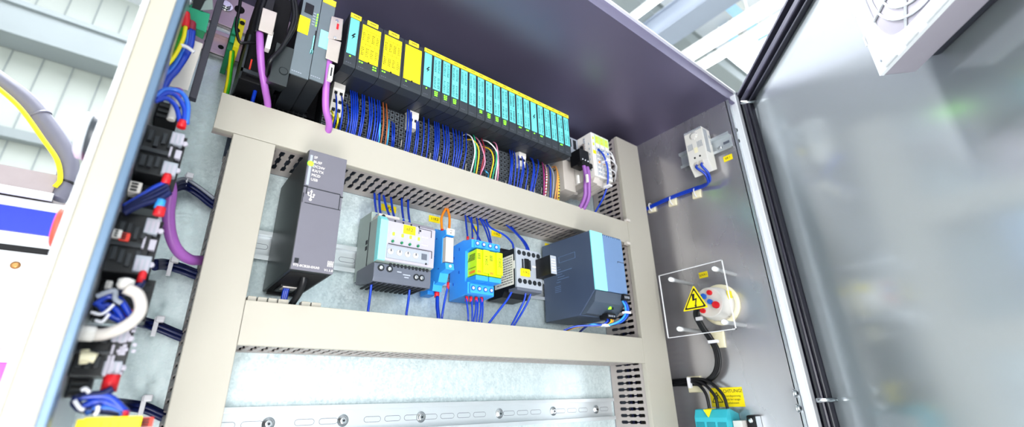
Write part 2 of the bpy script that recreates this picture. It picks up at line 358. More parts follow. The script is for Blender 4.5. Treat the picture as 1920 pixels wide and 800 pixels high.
# front frame: square with round opening
cs, cz, rr = (s0+s1)/2, (z0+z1)/2, .112
N = 48
def sq(a):
    c_, s_ = math.cos(a), math.sin(a); k = min((s1-s0)/2/max(abs(c_), 1e-6), (z1-z0)/2/max(abs(s_), 1e-6)); return (cs+c_*k, cz+s_*k)
def sqr(a, r):                                                       # rounded-square opening
    c_, s_ = abs(math.cos(a)), abs(math.sin(a)); k = r/((c_**3.2+s_**3.2)**(1/3.2)); return (cs+math.cos(a)*k, cz+math.sin(a)*k)
for i in range(N):
    a0, a1 = 2*math.pi*i/N+math.pi/4, 2*math.pi*(i+1)/N+math.pi/4
    o0, o1, i0, i1 = sq(a0), sq(a1), sqr(a0, .0595), sqr(a1, .0595)
    ring.hexa([(o0[0], n1-.004, o0[1]), (o1[0], n1-.004, o1[1]), (i1[0], n1-.004, i1[1]), (i0[0], n1-.004, i0[1]), (o0[0], n1, o0[1]), (o1[0], n1, o1[1]), (i1[0], n1, i1[1]), (i0[0], n1, i0[1])])
for (aa, bb) in ((s0+.012, s0+.03), (s0+.042, s0+.06), (s0+.07, s0+.1)):
    ring.box(aa, bb, n1-.001, n1+.002, z0+.002, z0+.006)
for zz in (z0+.04, z0+.08, z0+.115): ring.box(s0-.002, s0+.002, n1-.008, n1, zz, zz+.012)
ring.build('front_frame', 'fanwhite', fan)
dmb().box(s0+.01, s1-.01, n1-.012, n1-.0105, z0+.01, z1-.01).build('filter_mat', 'fanmesh', fan)
gr = dmb()
for r in (.009, .020, .031, .042, .053):
    pts = [(cs+math.cos(2*math.pi*i/40)*r*1.0, n1-.003, cz+math.sin(2*math.pi*i/40)*r) for i in range(41)]
    gr.tube(pts, .0012, 6, 1)
for k in range(4):
    a = math.pi/4*k+.3; gr.tube([(cs+math.cos(a)*.062, n1-.003, cz+math.sin(a)*.062), (cs-math.cos(a)*.062, n1-.003, cz-math.sin(a)*.062)], .0013, 6, 1)
gr.build('finger_guard', 'fanwhite', fan)
dmb().cyl((s0+.009, n1-.001, z0+.012), (s0+.009, n1+.0006, z0+.012), .0012, 12).build('screw', 'hgrey', fan)
# screws on the flange
for (px, py, tt) in ((1378, 245, 'upper screw of the top pair'), (1382, 265, 'lower screw of the top pair'), (1490, 737, 'upper screw of the bottom pair'), (1496, 765, 'lower screw of the bottom pair')):
    p = at(px, py, 'y', YF-.002)
    s = thing('flange_screw', 'cross-head %s on the right cabinet flange' % tt, 'screw', p, 'screws on the right flange')
    MB().lathe((p.x, YF-.0016, p.z), -Y, [(0, .0062), (.0012, .0062), (.0014, .0052), (.0035, .0045), (.0048, .0028)], 20).build('head', 'chrome', s)
    mb = MB(); mb.box(p.x-.0022, p.x+.0022, YF-.0068, YF-.0062, p.z-.0005, p.z+.0005); mb.box(p.x-.0005, p.x+.0005, YF-.0068, YF-.0062, p.z-.0022, p.z+.0022); mb.build('cross_slot', 'ink', s)
# ================================================================== WIRING DUCTS
D = .08
def duct_wall(s0, s1, fixed, horiz, thick=.0013, pitch=.0105):
    """slotted wall: runs s0..s1 along x (horiz) or z, stands on the plate at coordinate 'fixed' of the other axis"""
    mb = MB(); n = int((s1-s0)/pitch); pitch = (s1-s0)/n; yb, yt = -.014, -.066
    def pr(poly):
        if horiz: mb.prism(poly, 'z', fixed, fixed+thick)                                     # poly (x, y)
        else: mb.prism([(p[1], p[0]) for p in poly], 'x', fixed, fixed+thick)                  # poly (y, z)
    pr([(s0, -.001), (s1, -.001), (s1, yb), (s0, yb)]); pr([(s0, yt), (s1, yt), (s1, -.0785), (s0, -.0785)])
    ys = [yb, yb-.002, yb-.013, yb-.015, yb-.018, yb-.020, yb-.033, yb-.035, yb-.038, yb-.040, yt+.001, yt]
    hw = [.0012, .0026, .0026, .001, .001, .0026, .0026, .001, .001, .0026, .0026, .0012]
    for k in range(n):
        c = s0+pitch*(k+.5); h = pitch/2
        left = [(c-h+w_, y_) for y_, w_ in zip(ys, hw)]; right = [(c+h-w_, y_) for y_, w_ in zip(ys, hw)]
        pr(left+right[::-1])
    return mb
def duct(name, label, horiz, a0, a1, c0, c1, walls=(0, 1), ca0=None, ca1=None):
    loc = ((a0+a1)/2, 0, c0) if horiz else ((c0+c1)/2, 0, a0)
    t = thing('wiring_duct', label, 'cable duct', loc, 'slotted wiring ducts')
    B = (lambda m, p, q, r, s_, y0, y1, bv=0: m.box(p, q, y0, y1, r, s_, bv)) if horiz else (lambda m, p, q, r, s_, y0, y1, bv=0: m.box(r, s_, y0, y1, p, q, bv))
    mb = MB(); B(mb, a0, a1, c0+.001, c1-.001, -.0012, -.0001); mb.build('base', 'psulow', t)  # base coloured dark to put shade inside the duct
    for w_ in walls:
        duct_wall(a0, a1, c0+.001 if w_ == 0 else c1-.0023, horiz).build('side_wall', 'ductwall', t)
    ca0 = a0 if ca0 is None else ca0; ca1 = a1 if ca1 is None else ca1
    mb = MB(); B(mb, ca0, ca1, c0, c1, -.0812, -.0795, .0006)
    B(mb, ca0, ca1, c0-.0002, c0+.001, -.0800, -.0735); B(mb, ca0, ca1, c1-.001, c1+.0002, -.0800, -.0735)
    mb.build('cover', 'duct', t); return t
dU = duct('d', 'upper horizontal cable duct with beige cover below the long module row', True, .0, .664, .2737, .3178, ca0=-.019, ca1=.664)
dL = duct('d', 'lower horizontal cable duct with beige cover under the middle row of devices', True, .0417, .664, .057, .0993)
dA = duct('d', 'left vertical cable duct with beige cover', False, -.9, .2732, .0, .0413)
dR = duct('d', 'right vertical cable duct with grey-beige cover', False, -.9, .511, .6648, .735)
MB().box(-.019, .0, -.0795, -.066, .2745, .276).build('cover_lip', 'ductwall', dU)
# open finger tabs along the top of the lower duct
mb = MB()
for (px0, px1) in ((463, 480), (482, 500), (502, 519), (521, 541), (565, 582), (584, 602)):
    p = at(px0, 560, 'y', -.074); q = at(px1, 560, 'y', -.074)
    mb.box(p.x, q.x, -.0775, -.066, .0993, .1045, .001)
mb.split('finger_tab', 'duct', dL)
for z in (.2915, .318):
    pass
# dark conductors lying inside the ducts, seen through the slots
def bundle(label, pts, r, n, spread, m, group, name='wire_bundle', plane=None):
    for k in range(n):
        o = Vector((random.uniform(-spread, spread), random.uniform(-spread, spread), random.uniform(-spread, spread)))
        tag(MB().tube([Vector(p)+o for p in pts], r, 6).build(name, m), label, 'wire', group)
bundle('dark blue wire lying inside the right vertical duct', [(.70, -.02, -.4), (.698, -.022, 0), (.702, -.02, .45)], .0022, 5, .009, 'darkblue', 'wires inside the right duct', 'duct_wire')
bundle('dark blue wire lying inside the left vertical duct', [(.02, -.02, -.4), (.018, -.022, 0), (.021, -.02, .26)], .0022, 4, .007, 'darkblue', 'wires inside the left duct', 'duct_wire')
# small clips on the inner lip of the right duct
for (px, py, tt) in ((1176, 413, 'upper'), (1176, 456, 'lower')):
    p = at(px, py, 'y', -.084)
    MB().box(p.x-.004, p.x+.006, -.087, -.079, p.z-.0025, p.z+.0025, .001).build('cover_clip', 'offwhite', dR)
# ================================================================== DIN RAILS
def din_rail(label, x0, x1, zc, holes, m='rail', y0=0, w=.035, hole='slot'):
    t = thing('din_rail', label, 'mounting rail', ((x0+x1)/2, y0, zc-w/2), 'mounting rails on the plate')
    h = .0075; z0, z1 = zc-w/2, zc+w/2; lip = .0045
    mb = MB()
    mb.box(x0, x1, y0-.0012, y0-.0001, z0+lip, z1-lip)
    mb.box(x0, x1, y0-h, y0-.0001, z0+lip, z0+lip+.0012); mb.box(x0, x1, y0-h, y0-.0001, z1-lip-.0012, z1-lip)
    mb.box(x0, x1, y0-h-.0012, y0-h, z0, z0+lip+.0012, .0004); mb.box(x0, x1, y0-h-.0012, y0-h, z1-lip-.0012, z1, .0004)
    mb.build('profile', m, t)
    mb = MB()
    for c in holes:
        l = .0075 if hole == 'slot' else .0001; r = .0028
        n = 10; P = [(c+l-0*r+r*math.cos(a), zc+r*math.sin(a)) for a in [math.pi*(i/n)-math.pi/2 for i in range(n+1)]] + [(c-l+r*math.cos(a), zc+r*math.sin(a)) for a in [math.pi*(i/n)+math.pi/2 for i in range(n+1)]]
        mb.prism(P, 'y', y0-.0014, y0-.0011)
    mb.split('slot', 'rail' if hole == 'slot' else 'blackmat', t)
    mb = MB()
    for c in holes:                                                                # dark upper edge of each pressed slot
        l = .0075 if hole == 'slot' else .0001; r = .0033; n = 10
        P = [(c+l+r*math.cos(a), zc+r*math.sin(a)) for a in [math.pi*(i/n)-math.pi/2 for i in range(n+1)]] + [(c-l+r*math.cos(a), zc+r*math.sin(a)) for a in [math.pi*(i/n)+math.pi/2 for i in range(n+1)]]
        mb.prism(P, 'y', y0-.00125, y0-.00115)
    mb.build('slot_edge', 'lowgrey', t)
    return t
zc = -.0145
scr = [.097, .1775, .2797, .4078, .5157, .6164]
din_rail('long empty steel mounting rail below the lower duct', .043, .659, zc, [.055+.0265*k for k in range(23) if min(abs(.055+.0265*k-s) for s in scr) > .012])
for i, x in enumerate(scr):
    s = thing('rail_screw', 'round-head %s screw from the left on the empty bottom rail' % ORD[i], 'screw', (x, -.001, zc), 'screws of the bottom rail')
    MB().lathe((x, -.0014, zc), -Y, [(0, .0066), (.001, .0066), (.0012, .0054), (.0035, .0044), (.0042, .003)], 24).build('head', 'chrome', s)
    MB().lathe((x, -.0055, zc), -Y, [(0, .0014), (.0004, .0014)], 6).build('socket', 'ink', s)
din_rail('middle mounting rail behind the devices between the ducts', .043, .66, .179, [.055+.0265*k for k in range(23)])
MB().box(.043, .66, -.0002, -.0001, .1, .101).build('x', 'rail') if False else None
din_rail('upper mounting rail carrying the module rows', -.06, .66, .4315, [-.045, -.03, .02], 'railpurple', hole='round')
mb = MB(); mb.box(-.06, .09, -.006, 0, .462, .512, .001)
t = tag(mb.build('support_rail', 'railpurple'), 'flat steel support rail above the upper mounting rail, top left', 'mounting rail')
for (x, z, r) in ((-.021, .4965, .006), (-.036, .478, .0)):
    if r: MB().lathe((x, -.006, z), -Y, [(0, r), (.0006, r)], 20).build('hole', 'blackmat', t)
p = at(424, 10, 'y', -.008); s = thing('hex_bolt', 'shiny hexagon bolt on the support rail, top left', 'bolt', p)
MB().lathe((p.x, -.006, p.z), -Y, [(0, .008), (.0015, .008)], 24).build('washer', 'chrome', s); MB().lathe((p.x, -.0075, p.z), -Y, [(0, .0055), (.004, .0055), (.0045, .005)], 6).build('head', 'chrome', s)
# ================================================================== I/O MODULE ROW
YP = -.115; PZ0, PZ1 = .3885, .4715
def bolt(parent, cx, y, cz, h, m='ink', right=X, up=Z):
    """small lightning sign"""
    pts = [(.1, .5), (-.25, -.05), (.0, -.05), (-.18, -.5), (.28, .1), (.03, .1), (.3, .5)]
    mb = MB(); T = frame(right, up, (cx, y, cz)); mb.T = T
    mb.prism([(a*h, b*h) for a, b in pts], 'z', 0, .00015); return mb.build('lightning_sign', m, parent)
def module(x0, w, kind, label, leds, name='input_output_module'):
    t = thing(name, label, 'module', (x0+w/2, -.0087, PZ0), 'modules of the upper row'); x1 = x0+w; g = .0003
    body = MB()
    body.prism([(-.03, PZ0+.018), (-.054, PZ0+.0125), (-.1, PZ0), (YP+.001, PZ0+.001), (YP, PZ0+.006), (YP, PZ1-.002), (YP+.004, PZ1), (-.03, PZ1)], 'x', x0+g, x1-g)
    body.build('housing', 'plc', t)
    yel = kind == 'safety' or kind == 'safetyblank'
    lw0, lw1 = (x0+.0018, x1-.0022) if w < .02 else (x0+.0025, x1-.003)
    lz0, lz1 = (.4075, .4635) if w < .02 or kind == 'power' else (.405, .462)
    lab = MB().box(lw0, lw1, YP-.0006, YP, lz0, lz1).build('label_sheet', 'yellow' if yel else 'teal_label', t)
    if kind == 'power': bolt(lab, (lw0+lw1)/2, YP-.0007, (lz0+lz1)/2, .011)
    if kind in ('io', 'io2', 'safety'):
        mb = MB(); random.seed(int(x0*9999)); ncol = 2 if w < .02 else 4; cw = (lw1-lw0)/ncol
        rows = ((lz0+.003, lz0+.022), (lz0+.030, lz0+.050)) if w < .02 else ((lz0+.008, lz0+.02), (lz0+.032, lz0+.044))
        for c in range(ncol):
            cx = lw0+cw*(c+.5)
            for (ra, rb) in rows:
                z = ra
                while z < rb:
                    h_ = .0011+random.random()*.0008
                    mb.box(cx-cw*.26, cx-cw*.26+cw*.2, YP-.0008, YP-.0006, z, z+h_); mb.box(cx+cw*.05, cx+cw*(.14+random.random()*.12), YP-.0008, YP-.0006, z, z+h_); z += .0028
        mb.build('print', 'ink' if not yel else 'inkyel', lab)
    if kind == 'safety' or kind == 'io2':
        mb = MB()
        for k in range(1, 4): xx = lw0+(lw1-lw0)*k/4; mb.box(xx-.00015, xx+.00015, YP-.0008, YP-.0006, lz0, lz1-.008)
        for zz in (lz1-.008, (lz0+lz1)/2-.002): mb.box(lw0, lw1, YP-.0008, YP-.0006, zz-.00015, zz+.00015)
        mb.build('ruling', 'inkyel' if yel else 'inksoft', lab)
    if w > .02: MB().box((x0+x1)/2-.001, (x0+x1)/2+.001, YP-.001, YP, lz0-.001, lz0+.0008).build('catch', 'black', t)
    if leds:
        mb = MB()
        for (dx, dz) in leds: mb.box(x0+dx-.0009, x0+dx+.0009, YP-.0006, YP, lz0-.0035-dz-.0006, lz0-.0035-dz+.0007)
        mb.build('status_light', 'led', t)
    mb = MB()
    for k in range(3): mb.box(x0+.003+k*.0025, x0+.0045+k*.0025, YP-.0002, YP, PZ0+.005, PZ0+.006)
    mb.build('type_print', 'lowgrey', t)
    return t
xs = .0915
q4 = [(.006, 0), (.0085, 0), (.006, .003), (.0085, .003)]; q6 = [(.0055, 0), (.0085, 0), (.0055, .003), (.0085, .003), (.0058, .006), (.0082, .006)]
one = [(.007, .0)]; two = [(.006, 0), (.0088, 0)]
m0 = module(xs, .0155, 'power', 'slim power module with a teal lightning label, leftmost of the row', one)
module(xs+.0155, .0303, 'safety', 'wide module with a yellow ruled label, first of the three wide ones', [(.004, 0), (.007, 0), (.022, .0), (.025, 0), (.022, .004), (.025, .004)])
module(xs+.0458, .0303, 'safety', 'wide module with a yellow ruled label, second of the three wide ones', [(.004, 0), (.007, 0)])
module(xs+.0761, .0303, 'safetyblank', 'wide module with a blank yellow label, third of the three wide ones', one)
xb = .198; pw = .01515
kinds = ['power'] + ['io']*9 + ['io2'] + ['io']*2 + ['power'] + ['io']*5
ledm = {0: one, 1: q6, 2: q6, 3: q6, 6: q4, 7: q6, 8: q6, 9: q6, 11: two, 12: two, 13: one, 14: two, 17: two}
for i, k in enumerate(kinds):
    lab = 'slim power module with a teal lightning label, %s of the teal row' % ('left end' if i == 0 else 'sixth from right') if k == 'power' else 'slim module with a teal printed label, %s from the left in the teal row' % ORD[i]
    module(xb+i*pw, pw, k, lab, ledm.get(i))
# yellow marker strips above the labels
for (x0, x1, tt) in ((.0925, .1065, 'leftmost short'), (.1145, .1295, 'second short'), (.1445, .1595, 'third short'), (.1745, .1895, 'fourth short')):
    s = thing('marker_strip', '%s yellow marker tag on top of the upper modules' % tt, 'marker', (x0, YP, .4645), 'yellow marker tags')
    MB().box(x0, x1, YP-.0015, YP, .4645, .4712, .0003).build('tag', 'yellowstrip', s)
    mb = MB(); [mb.box(x0+.004+k*.0016, x0+.005+k*.0016, YP-.0017, YP-.0015, .4668, .4688) for k in range(5)]; mb.build('print', 'inkyel', s)
s = thing('marker_strip', 'long yellow marker strip along the top of the teal module row', 'marker', (xb, YP, .4645), 'yellow marker tags')
MB().box(xb+.0005, xb+19*pw-.0008, YP-.0015, YP, .4648, .4712, .0003).build('tag', 'yellowstrip', s)
mb = MB()
for i in range(19):
    for k in range(4): mb.box(xb+i*pw+.004+k*.0016, xb+i*pw+.005+k*.0016, YP-.0017, YP-.0015, .4672, .4688)
mb.build('print', 'inkyel', s)
# terminal bases under the modules
def base(x0, w, label):
    t = thing('wire_terminal', label, 'terminal block', (x0+w/2, -.0087, .324), 'terminal bases under the modules')
    MB().box(x0+.0003, x0+w-.0003, -.043, -.0088, .324, .475, .0005).box(x0+.0008, x0+w-.0008, -.0475, -.043, .324, .399).build('housing', 'plcside', t)
    fr = MB(); ho = MB(); nc = max(2, int(round(w/.0075))); cw = w/nc
    for c in range(nc):
        for r in range(9):
            cx = x0+cw*(c+.5); z = .3262+r*.0079
            fr.box(cx-.0031, cx+.0031, -.0492, -.0475, z, z+.0064, .0003)
            ho.box(cx-.0019, cx+.0015, -.0495, -.0492, z+.0014, z+.0048)
    fr.build('clamp_row', 'clampgrey', t); ho.build('clamp_opening', 'blackmat', t)
    return t
base(xs, .0155, 'dark terminal base with wire clamps under the leftmost module')
for i in range(3): base(xs+.0155+.0303*i, .0303, 'wide dark terminal base under the %s yellow module' % ORD[i])
for i in range(19): base(xb+i*pw, pw, 'slim dark terminal base, %s from the left under the teal row' % ORD[i])
# backplane base under the two left modules
t = thing('gridded_backplane', 'black gridded base plate below the two large left controllers', 'module base', (.03, -.0087, .32))
mb = MB().box(-.008, .0745, -.045, -.0088, .322, .36, .001)
for k in range(14): mb.box(-.006+k*.0058, -.0045+k*.0058, -.05, -.045, .323, .358)
for k in range(5): mb.box(-.008, .0745, -.049, -.045, .326+k*.007, .3275+k*.007)
mb.build('grid', 'black', t); MB().box(-.008, .0905, -.018, -.0088, .36, .46).build('carrier', 'blackmat', t)
# ---- big left controller (A): open front above, smooth door below
t = thing('controller', 'large black controller at the top left with smooth open cover and purple cable plug', 'controller', (.012, -.0087, .33))
MB().box(-.0075, .0295, -.085, -.018, .3395, .475, .001).build('housing', 'blackmat', t)
mb = MB(); mb.prism([(-.085, .3395), (-.125, .3215), (-.127, .372), (-.12, .3755), (-.085, .3755)], 'x', .0165, .0345, .0005)
fd = mb.build('front_cover', 'slateside', t)
mb = MB(); mb.box(-.0085, -.0065, -.1, -.018, .34, .39); mb.box(-.0085, .0165, -.1, -.0985, .34, .344); mb.build('rim', 'plc', t)
mb = MB(); mb.lathe((.0285, -.1262, .3395), -Y, [(0, .004), (.0003, .0045), (.0003, .0038)], 24); mb.build('embossed_circle', 'slateside', fd)
MB().box(-.002, .012, -.089, -.085, .345, .37).box(.002, .008, -.0905, -.089, .35, .352).build('terminal_strip', 'black', t)
mb = MB(); mb.box(-.0008, .0008, -.0895, -.089, .352, .366); mb.build('print', 'redsoft', t)
# ---- interface unit (B) two columns with labels
t = thing('controller', 'slate grey two-column controller with yellow and light blue labels', 'controller', (.05, -.0087, .34))
hb = MB(); hb.box(.036, .0543, -.124, -.018, .3405, .475, .001).build('left_housing', 'plcside', t)
hb = MB(); hb.box(.0549, .0712, -.124, -.018, .343, .466, .001).build('right_housing', 'plcside', t)
def colx(px, py): return at(px, py, 'y', -.125)
lf = MB().box(.0345, .0542, -.1255, -.124, .3405, .475).build('left_front', 'plc2', t)
rf = MB().box(.0549, .0705, -.1255, -.124, .3425, .4655).build('right_front', 'plc2', t)
MB().box(.0338, .0455, -.1262, -.1255, .399, .423).build('label_sheet', 'yellow', t)['label'] = 'yellow label'
MB().box(.0385, .0387, -.1264, -.1262, .401, .421).box(.0435, .0437, -.1264, -.1262, .401, .421).build('ruling', 'inkyel', t)
MB().box(.0585, .0690, -.1262, -.1255, .390, .4155).build('label_sheet', 'cyan', t)['label'] = 'light blue label'
MB().box(.0612, .0614, -.1264, -.1262, .392, .413).box(.0642, .0644, -.1264, -.1262, .392, .413).build('ruling', 'hgrey', t)
MB().box(.0555, .0705, -.127, -.124, .4575, .4655, .0003).build('marker', 'yellowstrip', t)
MB().box(.0375, .047, -.1262, -.1255, .43, .445, .0003).build('socket', 'black', t)
MB().box(.053, .0545, -.1264, -.1255, .382, .410).build('switch_slot', 'black', t)
MB().box(.0518, .0528, -.128, -.1255, .376, .401).box(.051, .0535, -.128, -.1255, .376, .380).build('mode_lever', 'cyan', t)
mb = MB()
for k in range(5): mb.box(.0518, .0530, -.1262, -.1255, .4165+k*.0042, .4185+k*.0042)
mb.build('status_light', 'led', t)
mb = MB()
for k in range(5): mb.box(.0475, .0505, -.1258, -.1255, .4168+k*.0042, .4182+k*.0042)
for k in range(5): mb.box(.036+k*.0022, .0375+k*.0022, -.1258, -.1255, .3445, .3455); mb.box(.056+k*.0022, .0575+k*.0022, -.1258, -.1255, .3468, .3478)
mb.build('print', 'wiregrey', t)
# sub-D bus connectors and purple cables
def buscable(label, pts, r, m='purple', name='bus_cable'):
    return tag(MB().tube(pts, r, 14, 8).build(name, m), label, 'cable')
p = [at(*a, 'y', v) for a, v in (((487, 62), -.12), ((488, 95), -.12), ((491, 130), -.112), ((497, 165), -.1), ((502, 205), -.075))]; p.append(Vector((p[-1].x+.002, -.05, .30)))
buscable('purple bus cable dropping from the left metal plug into the upper duct', p, .0038)
t = thing('bus_connector', 'metallic plug on the purple cable at the big left controller', 'connector', at(505, 40, 'y', -.125))
a = at(485, 62, 'y', -.12); b = at(519, 24, 'y', -.12)
MB().hexa([tuple(at(*q, 'y', -.112)) for q in ((484, 58), (511, 68), (520, 26), (493, 16))] + [tuple(at(*q, 'y', -.127)) for q in ((484, 56), (511, 66), (520, 24), (493, 14))], .0006).build('housing', 'metalconn', t)
MB().hexa([tuple(at(*q, 'y', -.10)) for q in ((491, 14), (512, 20), (518, -6), (497, -12))] + [tuple(at(*q, 'y', -.118)) for q in ((491, 14), (512, 20), (518, -6), (497, -12))], .0006).build('plug_front', 'black', t)
p = at(503, 80, 'y', -.118); MB().box(p.x-.0025, p.x+.0025, -.124, -.116, p.z-.012, p.z+.012, .0006).build('cable_marker', 'white', t)
tag(MB().tube([at(*a, 'y', -.105) for a in ((452, -10), (448, 20), (443, 50), (449, 78), (462, 80), (478, 80), (493, 80))], .0016, 8).build('cable_tie', 'black'), 'black tie strap holding the left purple cable', 'cable tie')
tag(MB().tube([at(*a, 'y', -.118) for a in ((500, -12), (489, 20), (484, 45), (480, 62))], .0028, 8).build('rubber_strap', 'black'), 'black strap beside the left metal plug', 'strap')
for k, off in enumerate((0, 5)):
    tag(MB().tube([at(*a, 'y', -.135) for a in ((545+off, -20), (551+off, 25), (545+off, 55), (528, 90), (505, 118))]+[at(500, 150, 'y', -.1)], .0022, 8).build('control_cable', 'black'),
        'thin black cable hanging over the big left controller, %s one' % ('left' if k == 0 else 'right'), 'cable')
tag(MB().tube([at(*a, 'y', -.07) for a in ((485, 142), (480, 165), (472, 195))], .0022, 8).build('control_wire', 'blue'), 'single blue wire below the big left controller', 'wire')
# second plug, in front of the interface unit
t = thing('bus_connector', 'pale metal plug with a small red switch right of the light blue label', 'connector', at(627, 80, 'y', -.14))
yc = -.128
MB().hexa([tuple(at(*q, 'y', -.12)) for q in ((614, 72), (640, 76), (644, 36), (622, 30))] + [tuple(at(*q, 'y', yc)) for q in ((614, 72), (640, 76), (644, 36), (622, 30))], .0008).build('upper_shell', 'metalconn', t)
MB().hexa([tuple(at(*q, 'y', -.117)) for q in ((610, 109), (633, 119), (640, 79), (616, 71))] + [tuple(at(*q, 'y', yc-.001)) for q in ((610, 109), (633, 119), (640, 79), (616, 71))], .0008).build('lower_shell', 'metalconn', t)
p = at(633, 50, 'y', yc); MB().box(p.x-.0012, p.x+.0012, yc-.0008, yc, p.z-.004, p.z+.004).build('switch', 'red', t)
p = at(632, 39, 'y', yc); q = at(628, 71, 'y', yc)
mb = MB(); mb.lathe((p.x, yc, p.z), -Y, [(0, .002), (.0008, .0018)], 12); mb.lathe((q.x, yc, q.z), -Y, [(0, .002), (.0008, .0018)], 12); mb.split('screw', 'chrome', t)
p = [at(*a, 'y', v) for a, v in (((617, 112), -.122), ((614, 140), -.12), ((611, 170), -.112), ((611, 205), -.1), ((617, 238), -.085))]; p.append(Vector((p[-1].x+.001, -.055, .30)))
buscable('purple bus cable dropping from the pale plug with the red switch into the duct', p, .0040)
p = at(619, 138, 'y', -.13); t = thing('cable_marker', 'white writing tag tied to the second purple cable', 'marker', p)
MB().box(p.x-.0026, p.x+.0026, -.134, -.129, p.z-.011, p.z+.011, .0006).build('tag', 'white', t)
MB().box(p.x-.0008, p.x+.0008, -.1343, -.134, p.z-.006, p.z+.006).build('print', 'ink', t)
# earth terminal
t = thing('earth_terminal', 'green and yellow earth terminal clipped on the rail, top left', 'terminal', (-.018, -.0087, .40))
def yz(*L): return [tuple(q) for q in L]
x0, x1 = -.0245, -.013
MB().prism([(-.0087, .388), (-.03, .392), (-.048, .398), (-.05, .447), (-.03, .455), (-.0087, .447)], 'x', x0, x0+.0055, .0004).build('green_half', 'greendark', t)
MB().prism([(-.0087, .395), (-.04, .398), (-.052, .402), (-.053, .41), (-.0515, .42), (-.0535, .445), (-.0087, .447)], 'x', x0+.0055, x1, .0004).build('yellow_half', 'peyellow', t)
mb = MB()
for z in (.407, .42, .436): mb.box(x0+.0008, x0+.0052, -.0515, -.0495, z, z+.009, .0004)
mb.build('green_step', 'pegreen' if False else 'green', t)
mb = MB()
for (xx, z) in ((-.016, .438), (-.019, .425)): mb.lathe((xx, -.0538, z), -Y, [(0, .0028), (.0006, .0028)], 14)
mb.split('screw_hole', 'blackmat', t)
pw_ = [at(*a, 'y', v) for a, v in (((436, 96), -.045), ((432, 130), -.045), ((427, 165), -.05))]; pw_.append(Vector((pw_[-1].x, -.045, .30)))
t = thing('earth_wire', 'green and yellow earth wire running from the earth terminal to the duct', 'wire', pw_[2])
MB().tube(pw_, .0026, 10).build('green_side', 'pegreen', t); MB().tube([q+Vector((-.0016, -.0012, 0)) for q in pw_], .0017, 8).build('yellow_side', 'peyellow', t)
# white feed-in terminals between the bases
for (px0, py0, px1, tt) in ((627, 150, 648, 'left white feed terminal beside the second purple cable'), (768, 203, 785, 'middle white feed terminal below the yellow modules'), (972, 280, 985, 'right white feed terminal below the teal modules')):
    a = at(px0, py0, 'y', -.06); b = at(px1, py0+8, 'y', -.06)
    t = thing('feed_terminal', tt, 'terminal', (a.x, -.045, .35), 'white feed terminals')
    zz0 = a.z-.052 if px0 < 700 else a.z-.03
    MB().prism([(-.044, zz0), (-.058, zz0), (-.06, a.z-.014), (-.062, a.z-.012), (-.062, a.z-.001), (-.044, a.z)], 'x', a.x, b.x, .0005).build('housing', 'white', t)
    mb = MB(); cx = (a.x+b.x)/2
    for r in range(3 if px0 < 700 else 1):
        for s_ in (-.0035, .0035):
            mb.box(cx+s_-.0018, cx+s_+.0018, -.0612, -.0585, a.z-.020-r*.013, a.z-.0165-r*.013); 
    mb.build('clamp_opening', 'ink', t)
# ---- wires of the upper row
def w_up(pts, m, label, group, r=.00105, y0=-.052, y1=-.058, bulge=.012):
    n = len(pts); P = []
    for i, a in enumerate(pts):
        f = i/(n-1); y = y0*(1-f)+y1*f-bulge*math.sin(math.pi*f)
        P.append(at(*a, 'y', y))
    P.insert(0, P[0]+Vector((0, .008, .002))); P.append(Vector((P[-1].x, y1+.012, .302)))
    return tag(MB().tube(P, r, 6, 4).build('control_wire', m), label, 'wire', group)
def mid(a, b, k=2.0): return ((a[0]+b[0])/2+k, (a[1]+b[1])/2)
G = lambda s: 'upper row wires, '+s
def cl(L, m, label, group, k=2.5, **kw):
    for a, b in L: w_up([a, mid(a, b, k), b], m, label, G(group), **kw)
cl([((651, 197), (649, 248)), ((657, 167), (655, 250)), ((661, 168), (659, 251)), ((665, 169), (662, 251)), ((669, 172), (665, 252)), ((679, 174), (672, 254)), ((683, 176), (675, 256))], 'blue', 'blue wire in the first cluster right of the left white terminal', 'first cluster', 3.5)
cl([((691, 177), (688, 260)), ((696, 178), (691, 261)), ((701, 182), (698, 262)), ((707, 183), (702, 264)), ((711, 184), (706, 266))], 'blue', 'blue wire in the second cluster, left of the two brown wires', 'second cluster', 4)
cl([((630, 178), (625, 240)), ((641, 182), (637, 244))], 'blue', 'blue wire coming out of the left white feed terminal', 'left feed terminal', 3, y0=-.062, y1=-.062)
cl([((622, 208), (624, 226)), ((633, 213), (630, 240))], 'peyellow', 'yellow wire below the left white feed terminal', 'left feed terminal yellow', 2, y0=-.062, y1=-.062)
cl([((713, 200), (710, 267)), ((729, 225), (725, 272))], 'wirecyan', 'light blue wire beside the two brown wires', 'light blue pair', 1)
cl([((718, 191), (714, 268)), ((724, 193), (722, 272))], 'wirebrown', 'brown wire right of the second blue cluster', 'brown pair', 3)
cl([((735, 229), (734, 276)), ((739, 232), (737, 277))], 'blue', 'short blue wire right of the brown pair', 'short pair', 1)
cl([((764, 203), (759, 281)), ((768, 205), (763, 282)), ((771, 208), (766, 283)), ((781, 226), (776, 286)), ((784, 228), (780, 287))], 'blue', 'blue wire at the middle white feed terminal', 'middle feed terminal', 2, y0=-.06, y1=-.062)
cl([((794, 216), (790, 294)), ((803, 217), (799, 297))], 'blue', 'blue wire of the pair right of the middle feed terminal', 'pair', 2.5)
cl([((814, 224), (812, 302)), ((818, 224), (815, 302)), ((822, 226), (818, 303))], 'blue', 'blue wire in the first triple right of the middle feed terminal', 'triple one', 3)
cl([((829, 229), (829, 306)), ((835, 232), (833, 306)), ((839, 234), (837, 308))], 'blue', 'blue wire in the second triple right of the middle feed terminal', 'triple two', 4)
